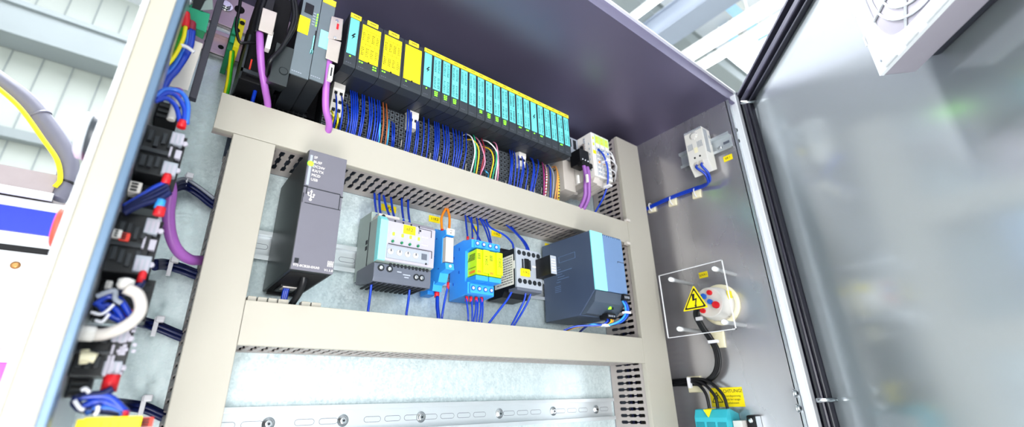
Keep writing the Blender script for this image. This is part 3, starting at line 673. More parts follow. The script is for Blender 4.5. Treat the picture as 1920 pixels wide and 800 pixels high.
cl([((848, 237), (848, 312)), ((854, 241), (852, 313)), ((860, 243), (855, 314)), ((866, 244), (858, 316)), ((873, 245), (867, 319))], 'blue', 'blue wire of the wide cluster left of the coloured wires', 'wide cluster', 4)
C = 5.333
def cw(L, m, label, r=.0011, x0=780, y0_=180):
    w_up([(x0+a/C, y0_+b/C) for a, b in L], m, label, None, r, bulge=.018)
COLW = [([(500, 380), (560, 420), (590, 560), (545, 770)], 'wirewhite', 'white wire leftmost of the coloured wires'),
 ([(510, 437), (575, 445), (630, 550), (600, 790)], 'wireyellow', 'left yellow wire among the coloured wires'),
 ([(560, 380), (588, 430), (600, 600), (575, 790)], 'wiregreen', 'left green wire among the coloured wires'),
 ([(590, 408), (645, 480), (690, 650), (640, 800)], 'wirepink', 'pink wire in the middle of the coloured wires'),
 ([(640, 400), (680, 500), (680, 600), (640, 790)], 'wirered', 'dark red wire in the middle of the coloured wires'),
 ([(660, 437), (740, 470), (815, 580), (800, 790)], 'wirewhite', 'white wire arching over the right coloured wires'),
 ([(670, 505), (745, 540), (775, 640), (745, 790)], 'wireyellow', 'right yellow wire among the coloured wires'),
 ([(745, 470), (795, 540), (805, 640), (770, 790)], 'wiregreen', 'right green wire among the coloured wires'),
 ([(750, 457), (800, 480), (820, 600), (820, 790)], 'wirepink', 'pink wire rightmost of the coloured wires'),
 ([(680, 740), (705, 760), (722, 800)], 'wirecyan', 'short light blue wire below the coloured wires')]
for L, m, lb in COLW: cw(L, m, lb)
def cw2(L, m, label, group, r=.00115): w_up([(920+a/C, 230+b/C) for a, b in L], m, label, group, r, bulge=.012)
for L in ([(185, 260), (205, 400), (180, 620)], [(210, 268), (218, 400), (200, 625)], [(232, 282), (250, 410), (232, 635)]): cw2(L, 'blue', 'blue wire left of the right white feed terminal', G('left of right terminal'))
for L in ([(270, 290), (285, 420), (262, 645)], [(285, 295), (325, 400), (285, 650)], [(325, 390), (332, 480), (300, 655)], [(355, 405), (372, 480), (345, 662)]): cw2(L, 'blue', 'blue wire crossing the right white feed terminal', G('at right terminal'))
for L in ([(390, 340), (430, 440), (395, 680)], [(410, 345), (440, 480), (405, 688)], [(455, 352), (478, 430), (425, 690)]): cw2(L, 'blue', 'blue wire between the right feed terminal and the magenta wire', G('right triple'))
cw2([(513, 395), (532, 500), (530, 735)], 'wiremagenta', 'magenta wire near the right end of the row', None)
cw2([(540, 420), (560, 520), (545, 740)], 'whitered', 'red and white banded wire near the right end of the row', None, .0014)
cw2([(580, 430), (598, 520), (595, 755)], 'blue', 'blue wire between the banded wire and the orange wires', None, .0015)
cw2([(568, 408), (628, 520), (615, 760)], 'wiregrey', 'grey wire arching left of the orange wires', None)
for L in ([(640, 440), (668, 520), (640, 770)], [(652, 440), (676, 560), (662, 775)]): cw2(L, 'wireorange', 'pale orange wire at the right end of the row', G('orange pair'))
cw2([(662, 470), (680, 560), (678, 778)], 'yellowblack', 'yellow and black banded wire at the right end of the row', None, .0014)
# small bare pins standing on the duct edge
for i, (px, py) in enumerate(((753, 268), (807, 292), (824, 298), (842, 304), (874, 312), (949, 344), (990, 352), (1003, 358), (1028, 363), (1016, 356))):
    p = at(px, py, 'y', -.052)
    tag(MB().cyl((p.x, -.05, p.z-.006), (p.x, -.052, p.z+.005), .0007, 6).build('test_pin', 'offwhite'), 'thin pale pin standing among the wire clamps, %s from the left' % ORD[i], 'pin', 'pale pins among the clamps')
# ================================================================== WHITE COUPLER AT RIGHT
t = thing('bus_coupler', 'white bus coupler with green lights at the right end of the upper row', 'coupler', (.573, -.0087, .36))
mb = MB(); mb.box(.5490, .598, -.11, -.0088, .3735, .4645, .001); mb.build('housing', 'white', t)
mb = MB()
for k in range(3): mb.prism([(-.03, .3735), (-.106+k*.004, .3735), (-.1+k*.004, .365), (-.03, .362)], 'x', .553+k*.0145, .5655+k*.0145, .0006)
mb.split('foot', 'offwhite', t)
MB().box(.5575, .5585, -.1108, -.11, .376, .462).box(.5705, .5712, -.1108, -.11, .376, .462).box(.584, .5847, -.1108, -.11, .376, .462).build('joint', 'hgrey', t)
mb = MB(); random.seed(3)
for c in range(3):
    for r in range(7):
        for s_ in (0, 1):
            mb.box(.5605+c*.0133+s_*.0052, .5635+c*.0133+s_*.0052, -.1106, -.11, .378+r*.0088, .3835+r*.0088)
mb.build('clamp_opening', 'hgrey', t)
mb = MB()
for c in range(3):
    for r in range(2):
        mb.box(.561+c*.013, .5645+c*.013, -.1112, -.11, .446+r*.007, .450+r*.007, .0003)
mb.box(.5515, .5545, -.1108, -.11, .45, .455); mb.box(.5515, .5545, -.1108, -.11, .437, .442)
mb.build('status_light', 'led', t)
MB().box(.558, .5955, -.1106, -.11, .4445, .4605).build('light_window', 'ledglow', t)
MB().box(.550, .5575, -.1108, -.11, .4195, .4265).build('marker', 'yellow', t)
mb = MB()
for c, cc in ((0, 'a'), (1, 'b')): mb.box(.5625+c*.013, .5655+c*.013, -.1112, -.11, .4035, .4065)
mb.split('test_point', 'orange', t)
mb = MB()
for c in range(3): mb.box(.5625+c*.0135, .566+c*.0135, -.1112, -.11, .4285, .432)
mb.split('blue_clamp', 'bluebright', t)
mb = MB()
for k in range(6): mb.box(.5482, .549, -.104+0*k, -.102, .385+k*.011, .389+k*.011)
for k in range(5): mb.box(.5482, .549, -.094, -.09, .435+k*.005, .438+k*.005)
mb.build('side_print', 'hgrey', t)
# D-sub socket on the side
mb = MB(); mb.box(.5465, .549, -.093, -.081, .421, .447, .002); sk = mb.build('serial_socket', 'metalconn', t); MB().box(.5458, .5466, -.0905, -.0835, .4255, .4425, .002).build('socket_face', 'ink', sk)
# back box and small grey device at its left
t = thing('bus_terminal', 'plain white box behind the black plug, left of the coupler', 'terminal', (.535, -.0087, .355))
MB().box(.5185, .5475, -.062, -.0088, .357, .4195, .001).build('housing', 'offwhite', t)
mb = MB(); mb.box(.5475, .56, -.055, -.0088, .357, .372); mb.split('foot', 'offwhite', t)
t = thing('grey_terminal', 'small grey module with two dark windows between teal row and coupler', 'module', (.53, -.0087, .42))
MB().box(.515, .5465, -.078, -.0088, .4205, .461, .001).build('housing', 'hgrey', t); MB().box(.521, .528, -.0785, -.078, .44, .457).box(.533, .541, -.0785, -.078, .437, .457).build('window', 'ink', t)
t = thing('serial_plug', 'black serial plug with two purple cables at the white coupler', 'connector', (.54, -.1, .38))
MB().box(.519, .5435, -.105, -.08, .392, .422, .0015).build('housing', 'black', t)
MB().box(.516, .5435, -.111, -.1, .3855, .3935, .0008).build('clamp', 'blackmat', t)
mb = MB(); [mb.lathe((xx, -.105, .4), -Y, [(0, .0022), (.002, .002), (.0024, .001)], 12) for xx in (.524, .531, .538)]; mb.split('screw', 'chrome', t)
for dx, tt in ((0, 'left'), (.0085, 'right')):
    buscable('darker purple cable, %s one of the pair below the white coupler' % tt, [(.5235+dx, -.107, .389), (.525+dx, -.108, .372), (.528+dx*1.1, -.103, .352), (.534+dx*1.1, -.092, .33), (.537+dx, -.06, .302)], .0036, 'purpledark')
for k, (px, py) in enumerate(((1083, 337), (1100, 335))):
    p = at(px, py, 'y', -.115); tag(MB().box(p.x-.0016, p.x+.0016, -.118, -.114, p.z-.007, p.z+.008, .0005).build('cable_marker', 'white'), 'white tag tied to the %s dark purple cable' % ('left' if k == 0 else 'right'), 'marker')
P = [at(*a, 'y', v) for a, v in (((1122, 279), -.112), ((1132, 292), -.122), ((1139, 315), -.122), ((1139, 345), -.115), ((1131, 370), -.1), ((1119, 392), -.08))]
for k in range(3):
    tag(MB().tube([q+Vector((k*.0015, k*.001, k*.0008)) for q in P]+[Vector((P[-1].x, -.05, .3))], .0016, 6).build('control_wire', 'blue'), 'blue wire of the bundle curving over the white coupler to the duct', 'wire', 'blue bundle on the coupler')
for (px, py) in ((1134, 304), (1138, 350)):
    p = at(px, py, 'y', -.118); tag(MB().box(p.x-.0045, p.x+.0045, -.127, -.114, p.z-.0015, p.z+.0015, .0005).build('cable_tie', 'zipwhite'), 'white cable tie, %s one on the blue bundle at the coupler' % ('upper' if py < 320 else 'lower'), 'cable tie')
for i, (a, b, c) in enumerate((((1128, 277), (1145, 286), (1153, 306)), ((1128, 285), (1146, 292), (1154, 310)), ((1134, 296), (1146, 300), (1156, 312)), ((1135, 315), (1146, 318), (1154, 326)))):
    P = [at(*q, 'y', -.112+.01*k) for k, q in enumerate((a, b, c))]; P.append(P[-1]+Vector((.02, .02, -.004)))
    tag(MB().tube(P, .0012, 6).build('control_wire', 'wirewhite'), 'white wire from the coupler into the right duct, %s from the top' % ORD[i], 'wire', 'white wires at the coupler')
# ================================================================== MIDDLE BAY
# ---- tall slate controller
x0, x1, z0, z1, yf = .067, .1078, .1236, .2557, -.125
t = thing('interface_module', 'tall slate grey communication module left in the middle row', 'module', (.087, -.0087, z0))
MB().prism([(-.0087, z0+.001), (yf+.002, z0+.001), (yf, z0+.006), (yf, z1-.001), (yf+.003, z1), (-.0087, z1)], 'x', x0, x1, .0008).build('housing', 'slateside', t)
f_ = MB().box(x0+.0005, x1-.0003, yf-.0012, yf+.0005, z0+.0005, z1-.0005, .0004).build('front_panel', 'slate', t)
mb = MB()
mb.box(x0+.0035, x1-.003, yf-.0016, yf-.0011, .2113, .2121); mb.box(x0+.0035, x1-.001, yf-.0016, yf-.0011, .1938, .1944)
mb.box(x0-.0005, x0+.004, yf-.002, yf-.001, .2115, .2125); mb.box(x0+.0032, x0+.004, yf-.0018, yf-.001, .204, .2125); mb.box(x0+.0008, x0+.0016, yf-.0018, yf-.001, .2, .2045); mb.box(x1-.0032, x1-.0026, yf-.0018, yf-.001, .1945, .211); mb.box(x1-.0032, x1, yf-.0018, yf-.001, .2085, .2095)
mb.box(x0+.0008, x0+.0012, yf-.0018, yf-.001, .194, .2); mb.build('panel_groove', 'ink', f_)
MB().box(x0+.002, x0+.0045, yf-.0016, yf-.001, .214, .249).build('light_pipe', 'hgrey', f_)
MB().lathe((x0+.0033, yf-.0014, .2388), -Y, [(0, .0032), (.0008, .0028)], 16).split('status_light', 'led', f_)
for k, s_ in enumerate(('SF', 'BUSF', 'DC24V', 'RX/TX', 'MCD', 'USB')):
    lettering(s_, .0041, (x0+.0058, yf-.0014, .2472-k*.0052), X, Z, 'whiteink', f_, 'lettering', align='LEFT')
lettering('972-0CB20-0XA0', .0034, (x0+.0018, yf-.0014, .1283), X, Z, 'whiteink', f_, align='LEFT', sx=1.0)
lettering('V1.1.0', .0034, (x1-.0095, yf-.0014, .1273), X, Z, 'whiteink', f_, align='LEFT')
mb = MB()
for k in range(4): mb.box(x1-.0068+k*.0016, x1-.0062+k*.0016, yf-.0015, yf-.0011, .1312, .1372)
mb.box(x1-.007, x1-.0015, yf-.0015, yf-.0011, .134, .1345); mb.build('emblem', 'whiteink', f_)
ux, uz = x0+.0085, .2035
mb = MB(); mb.box(ux-.0004, ux+.0004, yf-.0015, yf-.0011, uz-.005, uz+.004); mb.lathe((ux, yf-.0011, uz-.005), -Y, [(0, .0014), (.0004, .0014)], 12); mb.prism([(ux-.0013, uz+.0035), (ux+.0013, uz+.0035), (ux, uz+.0062)], 'y', yf-.0015, yf-.0011)
mb.box(ux-.0032, ux+.0, yf-.0015, yf-.0011, uz-.0012, uz-.0005); mb.box(ux-.0032, ux-.0025, yf-.0015, yf-.0011, uz-.0012, uz+.0014); mb.box(ux-.0036, ux-.002, yf-.0015, yf-.0011, uz+.0012, uz+.0028)
mb.box(ux, ux+.003, yf-.0015, yf-.0011, uz-.0022, uz-.0015); mb.box(ux+.0024, ux+.0031, yf-.0015, yf-.0011, uz-.002, uz+.0004); mb.lathe((ux+.0028, yf-.0011, uz+.001), -Y, [(0, .001), (.0004, .001)], 10)
mb.build('usb_sign', 'whiteink', f_)
MB().box(x0+.0025, x0+.0065, yf-.0016, yf-.001, .1305, .1355, .0003).box(x0+.0038, x0+.005, yf-.0019, yf-.0016, .1322, .1335).build('corner_hole', 'ink', f_)
MB().box(x0+.003, x1-.003, yf+.01, -.02, z0+.0002, z0+.0012).build('bottom_opening', 'blackmat', t)
mb = MB(); mb.box(x0+.008, x0+.026, -.06, -.03, z0-.002, z0+.0012, .0006); mb.build('bottom_plug', 'black', t); MB().box(x0+.010, x0+.024, -.0605, -.045, z0-.003, z0-.0018).build('plug_marking', 'offwhite', t)
mb = MB(); mb.box(x0+.004, x1-.004, -.012, -.0088, z0-.002, z0+.002); mb.build('foot', 'black', t)
P = [at(*a, 'y', v) for a, v in (((571, 512), -.1), ((568, 530), -.095), ((560, 550), -.085), ((546, 572), -.072))]; P.append(Vector((P[-1].x-.003, -.06, .085)))
tag(MB().tube(P, .0034, 10).build('power_cable', 'black'), 'thick black cable from the bottom of the tall slate module into the lower duct', 'cable')
for k in range(3):
    P = [at(x_+k*3.2, y_, 'y', v) for x_, y_, v in ((543, 520, -.06), (536, 536, -.055), (531, 552, -.052))]; P.append(Vector((P[-1].x, -.05, .09)))
    tag(MB().tube(P, .0018, 8).build('control_wire', 'blue'), 'blue wire of the three under the tall slate module', 'wire', 'three wires under the tall module')
# ---- four channel protection module
t = thing('protection_module', 'grey four-channel power protection module with turquoise stripe', 'module', (.205, -.0087, .138))
x0, x1 = .170, .2455
MB().prism([(-.0087, .149), (-.05, .145), (-.071, .1415), (-.071, .160), (-.08, .1615), (-.0805, .2125), (-.072, .2185), (-.05, .2195), (-.05, .234), (-.0087, .236)], 'x', x0, x1, .0006).build('housing', 'palegreen', t)
f_ = MB().prism([(-.075, .1612), (-.082, .162), (-.0835, .2125), (-.076, .2195), (-.072, .2195), (-.072, .1612)], 'x', x0+.0095, x1, .0005).build('front_panel', 'housing', t)
MB().prism([(-.075, .1612), (-.0825, .162), (-.084, .2125), (-.0765, .2195), (-.072, .2195), (-.072, .1612)], 'x', x0-.0003, x0+.0095, .0004).build('colour_stripe', 'cyan', t)
lo = MB().prism([(-.02, .143), (-.06, .1365), (-.0755, .1365), (-.077, .142), (-.0765, .159), (-.07, .1605), (-.02, .1605)], 'x', x0-.001, x1-.0005, .0006).build('terminal_housing', 'lowgrey', t)
mb = MB()
for k in range(11): mb.box(x0+.0015+k*.0065, x0+.0045+k*.0065, -.074, -.03, .1356-.0, .1372)
for k in range(11): mb.box(x0+.018+k*.005, x0+.0205+k*.005, -.0775, -.0765, .157, .161)
mb.build('vent_slot', 'ink', lo)
mb = MB(); sc_ = MB()
for xx in (.1775, .1885, .2245, .232):
    zz = .1535 if xx < .2 else .1482
    mb.lathe((xx, -.0768, zz), -Y, [(0, .0042), (.0006, .0042)], 16); sc_.lathe((xx, -.0774, zz), -Y, [(0, .0026), (.001, .0026), (.0012, .0016)], 12)
mb.split('screw_well', 'ink', lo); sc_.split('clamp_screw', 'chrome', lo)
mb = MB()
for (a, b, z) in ((.198, .204, .1505), (.206, .216, .148), (.208, .214, .145)): mb.box(a, b, -.0778, -.0768, z, z+.0016)
mb.build('print', 'wiregrey', lo)
yy = -.0833
MB().box(.200, .2165, yy-.0008, yy, .2, .2115).build('marker', 'labelyellow', f_)
lettering('6F2', .0065, (.2083, yy-.001, .2058), X, Z, 'ink', f_)
cxs = [.1875, .1995, .2105, .222]
mb = MB(); [mb.box(c-.0014, c+.0014, yy-.0009, yy+.001, .1945, .1985, .0003) for c in cxs]; mb.split('status_light', 'led', f_)
mb = MB(); [mb.lathe((c-.0006, yy+.0005, .1868), -Y, [(0, .0017), (.0022, .0015)], 12) for c in cxs]; mb.split('push_button', 'greendark', f_)
mb = MB(); [mb.box(c-.0009, c+.0009, yy-.0006, yy+.0015, .2125-i*.0003, .2147-i*.0003) for i, c in enumerate((.1885, .1995, .2105, .2215))]; mb.split('test_hole', 'ink', f_)
dp = MB().box(.1805, .2375, yy-.0004, yy+.003, .1652, .1815, .0006).build('dial_panel', 'hgrey', f_)
mb = MB(); [mb.lathe((c-.001, yy-.0004, .1735), -Y, [(0, .0038), (.0008, .0036), (.0008, .003), (.0002, .0028)], 20) for c in (.1860, .1975, .2085, .2195)]; mb.split('current_dial', 'offwhite', dp)
mb = MB(); [mb.box(c-.0013, c+.0003, yy-.0014, yy-.001, .1735, .1765) for c in (.1860, .1975, .2085, .2195)]; mb.box(.2268, .2345, yy-.0006, yy-.0003, .170, .178); mb.build('dial_pointer', 'lowgrey', dp)
mb = MB(); mb.box(.1815, .2415, yy-.0006, yy, .1826, .1832); mb.box(.241, .2416, yy-.0006, yy, .1735, .183); mb.box(.2215, .2395, yy-.0006, yy, .2105, .2111); mb.box(.2391, .2397, yy-.0006, yy, .2015, .211); mb.box(.2215, .2219, yy-.0006, yy, .2035, .2108); mb.box(.2225, .2245, yy-.0006, yy, .2065, .209); mb.box(.2325, .2345, yy-.001, yy, .1642, .1662); mb.build('outline', 'ink', f_)
mb = MB()
for (a, z) in ((.226, .199), (.226, .1885)): 
    for k in range(4): mb.box(a+k*.0024, a+k*.0024+.0016, yy-.0006, yy, z, z+.0018)
mb.build('print', 'white', f_)
mb = MB(); mb.box(x0+.002, x0+.03, -.07, -.051, .2192, .2255, .0006); mb.box(.2, x1, -.066, -.05, .2192, .223, .0006); mb.build('top_terminal', 'offwhite', t)
MB().lathe((x0+.008, -.0702, .2222), -Y, [(0, .0024), (.0005, .0024)], 12).split('screw_well', 'ink', t)
mb = MB(); mb.box(x0-.0006, x0, -.045, -.04, .183, .188); mb.box(x0-.0006, x0, -.045, -.04, .191, .196); mb.box(x0-.0006, x0+.001, -.0495, -.0485, .149, .219); mb.build('side_slot', 'ink', t)
def wire(label, pts, m='blue', r=.0016, group=None, name='control_wire', n=8):
    """pts: (px, py, depth)"""
    return tag(MB().tube([at(a, b, 'y', c) if isinstance(p, tuple) and len(p) == 3 else p for p in pts for (a, b, c) in [p]], r, n, 6).build(name, m), label, 'wire', group)
for i, (a, b) in enumerate((((702, 362), (707, 406)), ((711, 362), (714, 406)), ((719, 366), (732, 410)), ((733, 370), (740, 411)), ((753, 370), (757, 415)), ((765, 372), (768, 417)))):
    wire('blue wire from the upper duct to the top of the protection module, %s from left' % ORD[i], [(a[0], a[1], -.02), ((a[0]+b[0])/2-1, (a[1]+b[1])/2, -.03), (b[0], b[1], -.052)], group='wires above the protection module')
wire('blue wire below the left side of the protection module', [(698, 520, -.06), (694, 552, -.058), (690, 584, -.06), (689, 600, -.055)], group='wires below the protection module')
wire('blue wire below the right side of the protection module', [(769, 534, -.06), (766, 560, -.058), (762, 588, -.06), (761, 604, -.055)], group='wires below the protection module')
# ---- tall blue interface relay
t = thing('interface_relay', 'tall narrow bright blue interface relay with orange wires on top', 'relay', (.28, -.0087, .141))
prof = [(-.0087, .232), (-.03, .234), (-.04, .230), (-.045, .2315), (-.052, .2265), (-.066, .2225), (-.073, .222), (-.075, .214), (-.066, .2125), (-.065, .176), (-.075, .1745), (-.077, .1655), (-.062, .1635), (-.058, .152), (-.03, .148), (-.03, .1405), (-.0087, .1405)]
body = MB().prism(prof, 'x', .2665, .2795).build('body', 'relayblue', t)
MB().prism([(-.0087, .15), (-.045, .142), (-.048, .1545), (-.03, .165), (-.0087, .165)], 'x', .2655, .2795, .0005).build('lower_terminal', 'relayblue', t)
MB().box(.2672, .2792, -.0745, -.0655, .1765, .2115, .0008).build('plug_relay', 'offwhite', t)
MB().box(.2675, .2792, -.0765, -.0655, .2145, .2235, .0006).build('marker', 'white', t)
lettering('K2', .005, (.2733, -.0767, .219), Z, -X, 'ink', t)
mb = MB()
for (y_, z_) in ((-.02, .22), (-.035, .205), (-.045, .19), (-.03, .17), (-.02, .155), (-.05, .215), (-.058, .17)): mb.box(.266, .2666, y_-.0018, y_+.0018, z_-.0006, z_+.0006)
mb.build('side_notch', 'relaydark', t)
mb = MB(); mb.lathe((.273, -.0772, .170), -Y, [(0, .0022), (.0006, .002)], 12); mb.lathe((.2725, -.0715, .2225), Z, [(0, .0022), (.0006, .002)], 12); mb.split('clamp_screw', 'offwhite', t)
for i, (a, b, c) in enumerate((((836, 390, -.028), (828, 408, -.04), (829, 434, -.055)), ((839, 390, -.028), (843, 410, -.04), (841, 441, -.062)))):
    wire('orange wire into the tall blue relay, %s one' % ('left' if i == 0 else 'right'), [a, b, c], 'orange', .0019, 'orange pair above the blue relay')
    FERR.append((at(*c[:2], 'y', c[2]), 'red', .0021, .0035))
def nearest_wire(p):
    best = None; bd = 9
    for o in COL.objects:
        if o.type == 'MESH' and o.parent is None and (o.name.startswith('control_wire') or o.name.startswith('power_cable')):
            q = p-o.location
            for v in o.data.vertices:
                d = (v.co-q).length_squared
                if d < bd: bd = d; best = o
    return best
def ferr(px, py, y, label, m='red', r=.0021, h=.0045):
    FERR.append((at(px, py, 'y', y), m, r, h))
wire('thick blue wire below the tall blue relay, left one', [(820, 556, -.04), (820, 575, -.045), (822, 594, -.05), (822, 606, -.05)], 'blue', .0026)
wire('thin blue wire below the tall blue relay, right one', [(840, 536, -.056), (834, 562, -.055), (829, 592, -.055), (828, 606, -.05)], 'blue', .0015)
ferr(819, 551, -.038, 'wide red ferrule under the tall blue relay', r=.0034); ferr(840, 535, -.056, 'narrow red ferrule under the tall blue relay', r=.0018)
# ---- relay socket with two yellow relays
t = thing('relay_socket', 'bright blue relay socket holding two yellow-green relays', 'relay socket', (.34, -.0087, .138))
sx0, sx1 = .3165, .3585
MB().prism([(-.0087, .2215), (-.045, .2235), (-.052, .221), (-.067, .2195), (-.067, .207), (-.05, .2055), (-.05, .16), (-.058, .1585), (-.058, .142), (-.0087, .139)], 'x', sx0-.003, sx1, .0005).build('body', 'relayblue', t)
MB().box(sx0+.001, sx1+.0045, -.069, -.05, .2075, .2185, .0006).build('top_terminal', 'relayblue', t)
MB().box(sx0-.001, sx1-.0025, -.062, -.05, .1425, .1555, .0006).build('bottom_terminal', 'relayblue', t)
mb = MB(); mb.box(sx0+.0, sx0+.021, -.074, -.05, .1585, .1655, .0006); mb.box(sx0+.0225, sx1+.002, -.074, -.05, .1585, .1655, .0006); mb.build('ejector_lever', 'skyblue', t)
mb = MB(); sc_ = MB()
for k in range(4):
    for (xx, y_, z_) in ((sx0+.0055+k*.0112, -.0692, .2135), (sx0+.0035+k*.0104, -.0622, .1495)):
        mb.lathe((xx, y_, z_), -Y, [(0, .0036), (.0004, .0036)], 14); sc_.lathe((xx, y_-.0004, z_), -Y, [(0, .0023), (.0008, .002)], 12)
mb.split('screw_well', 'relaydark', t); sc_.split('clamp_screw', 'offwhite', t)
mb = MB(); [mb.box(sx0-.0036, sx0-.003, y_-.001, y_+.001, z_, z_+.004) for y_, z_ in ((-.02, .2), (-.02, .16), (-.035, .175), (-.035, .21))]; mb.build('side_notch', 'relaydark', t)
for i, (a, b) in enumerate(((sx0+.0015, sx0+.0208), (sx0+.0228, sx1+.0025))):
    r_ = thing('plug_relay', 'transparent yellow-green relay in the blue socket, %s one' % ('left' if i == 0 else 'right'), 'relay', ((a+b)/2, -.06, .167), 'two yellow-green relays')
    MB().box(a, b, -.074, -.05, .1668, .2035, .0008).build('case', 'relayyellow', r_)
    MB().box(b-.011, b-.0005, -.0785, -.074, .1690, .2025, .0006).build('label_block', 'relayyellow', r_)
    mb = MB()
    for k in range(4): mb.box(a+.001, a+.006, -.0744, -.074, .196-k*.0022, .1967-k*.0022)
    mb.build('print', 'ink', r_); MB().box(a+.0008, a+.007, -.0744, -.074, .169, .1725).build('stripe', 'orange', r_)
    if i == 0:
        sd = MB()
        for k in range(5): sd.box(a-.0004, a, -.07+k*.0003, -.056+k*.0012, .197-k*.002, .1977-k*.002)
        sd.box(a-.0004, a, -.071, -.053, .1775, .178); sd.build('side_print', 'ink', r_); MB().box(a-.0004, a, -.07, -.055, .170, .1735).build('side_stripe', 'orange', r_)
    lettering('20K1' if i == 0 else '20K2', .0062, (b-.0057, -.0787, .1872), Z, -X, 'inkyel', r_, sx=1.1)
for i, (L, fx, fy) in enumerate(([[(872, 398, -.02), (874, 420, -.03), (877, 447, -.05)], 877, 447], [[(884, 402, -.02), (885, 425, -.03), (886, 450, -.05)], 886, 450], [[(878, 404, -.02), (890, 430, -.035), (903, 456, -.06)], 903, 456], [[(893, 404, -.02), (896, 425, -.035), (895, 452, -.055)], 0, 0], [[(897, 404, -.02), (910, 430, -.035), (919, 458, -.06)], 919, 459], [[(901, 405, -.02), (915, 430, -.035), (922, 460, -.06)], 0, 0])):
    wire('blue wire from the upper duct into the relay socket, %s from left' % ORD[i], L, group='wires above the relay socket', r=.0014)
    if fx: ferr(fx, fy, L[-1][2], 'red ferrule on top of the relay socket, %s one' % ORD[i], r=.0019, h=.003)
for i, (a, b) in enumerate((((874, 562), (878, 602)), ((884, 563), (885, 603)), ((893, 563), (888, 603)), ((896, 563), (893, 604)), ((902, 563), (898, 604)), ((905, 563), (903, 605)))):
    wire('blue wire below the relay socket, %s from left' % ORD[i], [(a[0], a[1]-4, -.05), ((a[0]+b[0])/2+1, (a[1]+b[1])/2, -.055), (b[0], b[1], -.055), (b[0], b[1]+8, -.05)], group='wires below the relay socket', r=.0013)
for i, px in enumerate((875, 883, 893, 903)): ferr(px, 560+i*.6, -.05, 'red ferrule below the relay socket, %s one from left' % ORD[i], r=.0022, h=.0035)
# ---- contactor
t = thing('contactor', 'grey and black contactor with yellow tag between relays and big power supply', 'contactor', (.407, -.0087, .15))
cx0, cx1 = .3835, .4325
MB().prism([(-.0087, .226), (-.045, .224), (-.05, .2155), (-.078, .2155), (-.078, .157), (-.05, .155), (-.045, .1465), (-.0087, .1465)], 'x', cx0, cx1, .0006).build('body', 'black', t)
f_ = MB().box(cx0-.0003, cx1+.0003, -.0815, -.077, .1555, .2155, .0008).build('front', 'hgrey', t)
MB().box(cx0+.001, cx1, -.0805, -.06, .151, .156, .0006).build('lower_lip', 'lowgrey', t)
mb = MB(); ri = MB()
for k in range(5):
    for z_ in (.2085, .165): mb.lathe((cx0+.0056+k*.0095, -.0816, z_), -Y, [(0, .0037), (.0004, .0037)], 16)
mb.split('terminal_hole', 'ink', f_)
mb = MB(); mb.box(.394, .3968, -.0822, -.0815, .183, .199); mb.box(.4085, .4112, -.0822, -.0815, .183, .199); mb.build('window', 'ink', f_)
MB().box(.3985, .4065, -.084, -.0815, .181, .200, .0006).build('indicator', 'black', f_)
MB().box(.3905, .4065, -.0852, -.0815, .1725, .1835, .0003).build('marker', 'labelyellow', f_); lettering('11K2', .0062, (.3985, -.0854, .1778), X, Z, 'ink', f_)
mb = MB(); mb.box(.4145, .4235, -.0818, -.0815, .189, .1915); mb.build('print', 'whiteink', f_)
sl = MB().box(cx0-.0006, cx0, -.074, -.028, .1605, .2065).box(cx0-.0006, cx0, -.078, -.074, .184, .196).build('rating_label', 'white', t)
mb = MB(); random.seed(5)
for r in range(11):
    y_ = -.072
    while y_ < -.034:
        l_ = random.uniform(.002, .006); mb.box(cx0-.0008, cx0-.0006, y_, y_+l_, .164+r*.0038, .165+r*.0038); y_ += l_+.0014
mb.build('print', 'ink', sl)
ax = thing('suppressor_plug', 'flat black plug-in box sticking out of the contactor front', 'plug-in box', (.427, -.1, .172))
MB().box(.4205, .4325, -.115, -.0825, .1722, .2015, .0008).build('case', 'black', ax); pl = MB().box(.4208, .4322, -.1158, -.115, .173, .2008, .0004).build('front_label', 'hgrey', ax)
mb = MB(); [mb.box(.4225+(k % 3)*.0028, .424+(k % 3)*.0028, -.1161, -.1158, .177+(k//3)*.0042, .1788+(k//3)*.0042) for k in range(15)]; mb.build('print', 'whiteink', pl)
wire('long blue wire curving from the upper duct to the left of the contactor top', [(910, 405, -.02), (918, 425, -.03), (945, 440, -.045), (960, 455, -.055), (963, 468, -.06)], r=.0016)
wire('blue wire from the upper duct to the contactor top, right one', [(948, 420, -.02), (962, 432, -.03), (977, 448, -.045), (986, 462, -.055), (988, 472, -.06)], r=.0016)
wire('blue wire from the upper duct to the contactor top, rightmost one', [(958, 424, -.02), (968, 436, -.03), (983, 452, -.045), (990, 464, -.055), (992, 472, -.06)], r=.0016)
wire('blue wire slanting down left from the contactor', [(964, 538, -.066), (952, 560, -.062), (935, 582, -.06), (918, 604, -.06), (913, 611, -.055)], r=.0017)
wire('blue wire below the middle of the contactor', [(986, 545, -.07), (983, 562, -.065), (972, 585, -.06), (960, 608, -.06), (957, 614, -.055)], r=.0015)
wire('blue wire below the right of the contactor', [(996, 547, -.07), (990, 565, -.065), (978, 587, -.06), (965, 608, -.06), (962, 614, -.055)], r=.0015)
ferr(997, 546, -.07, 'red ferrule under the contactor', r=.0018, h=.003)
